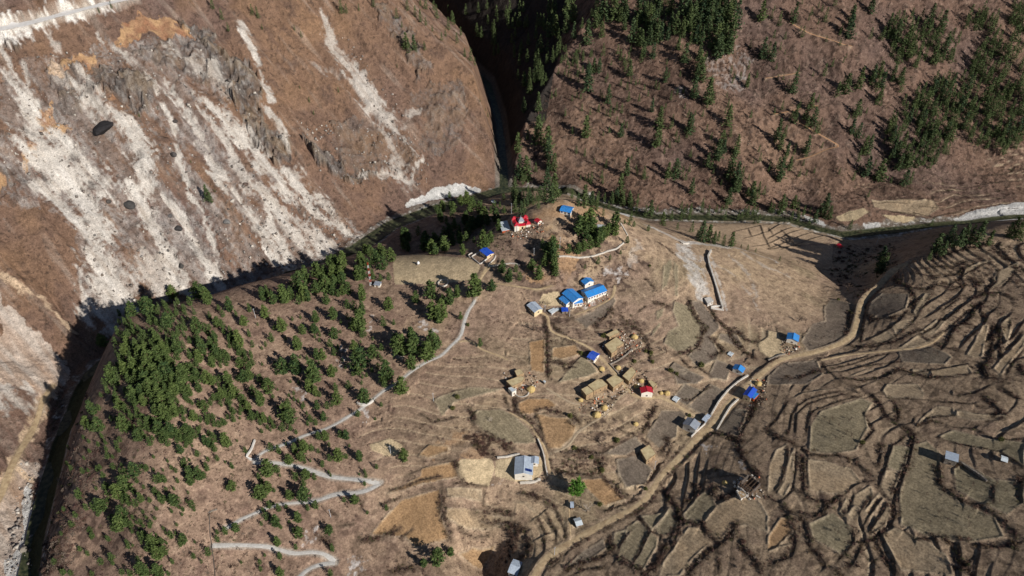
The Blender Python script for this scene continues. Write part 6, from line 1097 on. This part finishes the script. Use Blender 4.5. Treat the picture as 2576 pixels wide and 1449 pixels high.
# scattered scrub: (tile, polygon, count, rmin, rmax, palette choices, label)
SC = [((0,2),"240,900 420,100 640,-100 700,200 560,500 480,1449 200,1449",1100,.7,1.9,[0,3,6,1,4]),((2,0),"150,800 700,450 1300,480 1932,300 1932,1449 300,1449 350,1100",2600,.9,2.3,[1,1,0,2,3]),((3,0),"-20,-20 1932,-20 1932,1449 -20,1449",3000,.8,2.1,[1,1,0,3,4]),((3,1),"-20,-20 760,-20 700,120 300,130 -20,40",260,.8,2.0,[0,1,2]),((2,0),"300,60 1900,60 1900,480 300,480",800,1.0,2.3,[1,1,3]),
((1,1),"-20,640 1000,640 1640,820 1932,800 1932,1449 -20,1449",1200,.5,1.4,[2,2,0,1,6]),((0,1),"880,900 1932,780 1932,1449 780,1449",700,.5,1.4,[2,0,1,6]),((0,2),"560,300 1932,20 1932,1449 560,1449",2600,.45,1.4,[0,2,3,1,6,4]),((0,2),"430,770 620,380 800,500 640,900 700,1449 520,1449",700,.6,1.6,[0,3,6,3,2]),((0,2),"300,1150 420,1150 500,1300 500,1449 300,1449",330,.8,2.0,[0,3,1]),
((1,2),"-20,-20 1932,-20 1932,1449 -20,1449",1900,.4,1.3,[0,1,2,6]),((2,1),"230,340 900,420 1000,560 820,760 300,700 120,560",560,.5,1.5,[0,1,2,3]),((2,1),"-20,720 760,1000 620,1180 -20,1320",380,.5,1.4,[0,1,2,3]),((2,1),"760,820 1060,1060 1060,1330 900,1330 700,1080",260,.6,1.5,[0,2,4,5]),((2,1),"900,400 1500,500 1400,850 900,900",240,.35,.9,[0,1,5]),
((2,2),"380,560 560,520 700,560 640,700 380,690",150,.6,1.5,[0,2,4]),((2,2),"430,180 800,330 900,560 560,420",140,.6,1.4,[0,1,3]),((1,1),"1500,50 1932,50 1932,480 1560,470",420,.7,1.7,[1,0,4]),((2,1),"-20,120 160,200 420,200 420,400 -20,520",280,.5,1.4,[0,1,3]),((2,0),"1700,400 1932,300 1932,760 1500,700",120,.8,1.6,[3,0]),
((1,0),"1000,600 1700,560 1800,1100 1700,1400 1200,1449 900,1100",500,.7,1.6,[0,1,2]),((1,0),"0,0 1400,100 1500,600 900,900 100,700",800,.5,1.3,[0,1]),((0,0),"0,250 1932,250 1932,1449 0,1449",1100,.6,1.6,[0,1,1]),((0,1),"0,0 1932,0 1500,760 500,1000 0,700",1300,.6,1.6,[0,1,1]),((1,1),"0,0 1000,0 900,260 500,560 0,560",520,.6,1.5,[0,1,2]),((0,2),"-20,30 300,60 260,260 60,560 -20,500",90,.6,1.4,[0,2]),
((3,1),"430,430 960,360 980,600 660,820 480,640",520,.8,2.4,[1,0,4]),((3,1),"960,560 1932,380 1932,760 1000,700",850,.6,1.7,[0,1,6,5]),((3,1),"1300,780 1932,760 1932,1449 1560,1449",620,.5,1.4,[0,1,6]),((3,2),"-20,-20 1932,-20 1932,1449 -20,1449",620,.35,1.0,[0,1,6]),((3,1),"700,60 1932,0 1932,140 900,170",180,.6,1.5,[0,2]),((2,1),"800,-20 1932,-20 1932,180 1100,200 860,120",420,.9,2.2,[1,0,2]),
((2,2),"1250,950 1260,1180 1130,1300 1000,1449 1060,1449 1200,1250 1330,1060",260,.8,1.8,[0,1]),((2,2),"-20,1040 120,1100 140,1260 20,1360 -60,1340",240,.8,1.8,[1,0]),((1,2),"1560,380 1932,400 1900,560 1700,540",320,.7,1.7,[1,2,0])]
bx_, br_, bc_ = [], [], []
keep = FM
for ij, s, n, r0, r1, pal in SC:
    p = tile(ij[0], ij[1], s); xs = [q[0] for q in p]; ys = [q[1] for q in p]; a = rs.uniform(min(xs), max(xs), n*2); b = rs.uniform(min(ys), max(ys), n*2); m = inside(a, b, p); a, b = a[m][:n], b[m][:n]
    x, y = cast(a, b, 0, hs); cl_ = vnoise(x/11+5, y/11+9)
    fj = np.clip(np.interp(y, YV, np.arange(NY)), 0, NY-1).astype(int); fi = np.clip((x/halfw(y)+1)/2*(NX-1), 0, NX-1).astype(int)
    ok = (cl_ > .36) & (FM[fj, fi] == 0) & (MW[fj, fi] < .5) & (D1[fj, fi] > 11) & ((MS[fj, fi] < .5) | (rs.rand(len(x)) < .25))
    ok &= offroad(x, y, .8)
    bx_.append(np.stack([x, y], 1)[ok]); br_.append((r0+(r1-r0)*rs.rand(len(x))**1.8)[ok]); bc_.append(rs.choice(pal, len(x))[ok])
bx_ = np.concatenate(bx_); br_ = np.concatenate(br_); bc_ = np.concatenate(bc_)
ap = br_/np.hypot(np.hypot(bx_[:, 0], bx_[:, 1]), CAM_H); o_ = np.argsort(-ap); big, small = o_[:260], o_[260:]
Pz = np.column_stack([bx_, hs(bx_[:, 0], bx_[:, 1])-.1])
brush('scrub', 'low leafless scrub and dry bushes dotted over the slopes', Pz[small], br_[small], bc_[small], 2, 17, kind='stuff', category='scrub')
VAR = []
for q in range(6):
    V, cc = bushcloud(np.zeros((5, 3))+np.random.RandomState(q).randn(5, 3)*np.array([.4, .4, .1]), np.full(5, .75), np.full(5, [0, 1, 2, 3, 4, 6][q]), 50+q, 26); me = newmesh('shrub', V, quads(V), BRUSH); a = me.attributes.new('Col', 'FLOAT_COLOR', 'POINT'); a.data.foreach_set('color', np.concatenate([cc, np.ones((len(cc), 1))], 1).astype(np.float32).ravel()); VAR.append(me)
def photo(x, y, z):                                  # where a place shows in the photo frame, used only to word its label
    d = y*CP+(CAM_H-z)*SP; return 1288+FPX*x/d, 724.5-FPX*((z-CAM_H)*CP+y*SP)/d
cl = {}
for i in big:
    px, py = photo(*Pz[i]); k = min(range(len(ANCH)), key=lambda q: (px-ANCH[q][1])**2+(py-ANCH[q][2])**2); cl.setdefault(k, []).append((px, py, i))
CN = {0: 'brown', 1: 'dark', 2: 'reddish', 3: 'grey', 4: 'olive', 5: 'tan', 6: 'purplish'}
rows_ = []
for k, L in cl.items():
    nb_ = max(1, -(-len(L)//26)); L.sort(key=lambda q: q[1]); m_ = -(-len(L)//nb_)
    for q in range(nb_): rows_.append((k, '' if nb_ == 1 else ' in '+(['the upper row', 'the lower row'][q] if nb_ == 2 else 'the '+ORD[q]+' row down'), sorted(L[q*m_:(q+1)*m_])))
for k, rw, L in rows_:
    for j, (px, py, i) in enumerate(L):
        v = {0: 0, 1: 1, 2: 2, 3: 3, 4: 4, 5: 0, 6: 5}[int(bc_[i])]
        o = link('shrub', VAR[v], None, label=f"{CN[int(bc_[i])]} shrub{rw}, {ordn(j)} from left, by {ANCH[k][0]}", category='shrub', group='larger leafless shrubs'); o.location = Pz[i]; s_ = float(br_[i]); o.scale = (s_, s_, s_*.9); o.rotation_euler = (0, 0, i % 6)
# rounded evergreen bushes in the village and along the walls
EB = [('round evergreen bush beside the cobalt narrow house', (2, 1), 520, 1215, 2.0), ('round evergreen bush right of the lane plots', (2, 1), 1200, 1345, 2.1), ('second round evergreen bush right of the lane plots', (2, 1), 1245, 1370, 1.8), ('large olive bush above the field blue house', (2, 1), 1430, 1300, 2.6), ('olive bush behind the courtyard house', (2, 1), 690, 1080, 2.0), ('olive bush in the yellow grass below the rubble', (2, 1), 1010, 1200, 1.6), ('olive bush at the grass edge by the bare tree', (2, 1), 1060, 1280, 1.7),
 ('round bush above the round green field', (1, 2), 1520, 95, 2.0), ('second round bush above the round green field', (1, 2), 1485, 180, 2.0), ('green bush where the lane meets the stone path', (2, 2), 470, 480, 1.9), ('green bush right of the bare grey tree', (2, 2), 790, 420, 2.3), ('green bush at the hedge below the lane plots', (2, 2), 600, 550, 1.7), ('yellow-green bush left of the brown field', (2, 2), 680, 650, 1.9), ('yellow-green bush at the lower end of the road plot', (2, 2), 1010, 790, 1.5),
 ('olive bush beside the white bare tree', (2, 2), 665, 905, 1.8), ('green bush behind the red roof plots', (2, 2), 1340, 235, 1.6), ('dark green bush below the courtyard house', 3, 860, 520, 1.9), ('dark green bush behind the mud terrace', 3, 420, 150, 2.4), ('green bush by the haystack below the village', 3, 1100, 400, 1.8), ('green bush in the hedge under the orange-doored house', (2, 2), 440, 240, 2.1), ('bright olive bush in the curved terraces', (3, 2), 715, 440, 1.8), ('small green bush on the oval tan field edge', (1, 1), 1600, 1000, 1.7),
 ('green bush at the ravine lip beside the road', (3, 1), 530, 810, 1.5), ('grey-green bush in the far right hedge', (3, 2), 1760, 415, 1.8), ('low round bush on the slope below the school', (2, 1), 1040, 555, 1.3), ('low round bush at the concrete path top', (1, 1), 1550, 940, 1.4)]
EBM = leafmat('bush_leaves', C(84, 88, 50), C(96, 96, 54), C(118, 116, 70)); V = tufts(np.random.RandomState(4), (lambda d: d/np.linalg.norm(d, axis=1)[:, None]*np.array([.8, .8, .75])*(.6+.4*np.random.RandomState(9).rand(60, 1))+np.array([0, 0, .45]))(np.random.RandomState(8).randn(60, 3)), 5, .22, 1, .8); EBme = newmesh('evergreen_bush', V, quads(V), EBM)
for i, (lb, k, a, b, r) in enumerate(EB):
    x, y = spot(k, a, b, r*.5); o = link('evergreen_bush', EBme, None, label=lb, category='bush', group='rounded evergreen bushes'); o.location = (x, y, g(x, y)); o.scale = (r, r, r); o.rotation_euler = (0, 0, i)

# loose stones and clutter
def debris(name, label, x, y, r, cols, seed, cat):
    rs = np.random.RandomState(seed); n = len(x); B = np.array([(-1,-1,-1),(1,-1,-1),(1,1,-1),(-1,1,-1),(-1,-1,1),(1,-1,1),(1,1,1),(-1,1,1)])*.5; V = B[None]*r[:, None, None]*(.6+.8*rs.rand(n, 1, 3))+rs.randn(n, 8, 3)*r[:, None, None]*.12; a = rs.rand(n)*6.28; t = rs.randn(n)*.3
    X_ = V[..., 0]*np.cos(a)[:, None]-V[..., 1]*np.sin(a)[:, None]; Y_ = V[..., 0]*np.sin(a)[:, None]+V[..., 1]*np.cos(a)[:, None]; Z_ = V[..., 2]+X_*np.sin(t)[:, None]
    P = np.stack([X_+x[:, None], Y_+y[:, None], Z_+(hs(x, y)+r*.2)[:, None]], -1).reshape(-1, 3); F = (np.array([(0,3,2,1),(4,5,6,7),(0,1,5,4),(1,2,6,5),(2,3,7,6),(3,0,4,7)])[None]+8*np.arange(n)[:, None, None]).reshape(-1, 4)
    me = newmesh(name, P, F, BRUSH); cc = np.repeat(np.array(cols)[rs.randint(0, len(cols), n)]*(.75+.5*rs.rand(n, 1)), 8, 0); q = me.attributes.new('Col', 'FLOAT_COLOR', 'POINT'); q.data.foreach_set('color', np.concatenate([cc, np.ones((len(cc), 1))], 1).astype(np.float32).ravel())
    link(name, me, None, kind='stuff', label=label, category=cat)
def inpoly(ij, s, n, rs):
    p = tile(ij[0], ij[1], s); xs = [q[0] for q in p]; ys = [q[1] for q in p]; a = rs.uniform(min(xs), max(xs), n*3); b = rs.uniform(min(ys), max(ys), n*3); m = inside(a, b, p); return cast(a[m][:n], b[m][:n], 0, hs)
rs = np.random.RandomState(21)
X_, Y_ = [], []
for ij, s, n in (((0,0),"0,300 300,420 900,300 1500,230 1932,700 1932,1449 0,1449",700),((0,1),"380,0 1932,0 1932,640 1300,880 700,860 600,330",520),((1,1),"0,0 420,0 820,330 500,560 0,620",420),((1,0),"300,900 1300,1000 1300,1400 500,1400",260),((0,2),"160,600 280,600 250,1449 20,1449",160),((1,0),"450,0 1200,900 1000,1000",150)):
    x, y = inpoly(ij, s, n, rs); X_.append(x); Y_.append(y)
X_ = np.concatenate(X_); Y_ = np.concatenate(Y_); debris('scree_rocks', 'broken grey and pale rocks strewn down the landslip', X_, Y_, .5+1.5*rs.rand(len(X_))**3, [C(150, 144, 138), C(120, 112, 106), C(180, 172, 162), C(110, 102, 96)], 5, 'rocks')
X_, Y_ = [], []
for k, s, n in ((3, [(90, 930), (330, 790), (580, 705), (820, 600), (1190, 860), (1100, 1060), (700, 1000), (430, 1340), (60, 1300)], 420), (3, [(330, 300), (600, 60), (980, 150), (960, 380), (760, 470), (520, 520)], 300), (6, [(180, 300), (560, 190), (1000, 400), (900, 720), (380, 800), (230, 600)], 220), (8, [(1250, 700), (1900, 650), (1850, 1150), (1300, 1180)], 50), (2, [(1300, 780), (1700, 760), (2300, 560), (2300, 760), (1700, 950), (1300, 1080)], 160), (1, [(560, 720), (1150, 560), (1200, 700), (720, 860)], 120), (4, [(2050, 1000), (2390, 1000), (2390, 1290), (2050, 1290)], 140), (5, [(1900, 300), (2250, 300), (2250, 860), (1900, 860)], 100)):
    pv0 = [zz(k, *q) for q in s]; xs = [q[0] for q in pv0]; ys = [q[1] for q in pv0]; a = rs.uniform(min(xs), max(xs), n*3); b = rs.uniform(min(ys), max(ys), n*3); m = inside(a, b, pv0); x, y = cast(a[m][:n], b[m][:n], 0, hs); X_.append(x); Y_.append(y)
X_ = np.concatenate(X_); Y_ = np.concatenate(Y_); debris('loose_stones', 'loose stones, wood and household clutter strewn round the village houses', X_, Y_, .25+.75*rs.rand(len(X_))**2, [C(200, 188, 168), C(150, 136, 120), C(84, 72, 62), C(190, 120, 90), C(120, 100, 84), C(210, 204, 196)], 6, 'clutter')
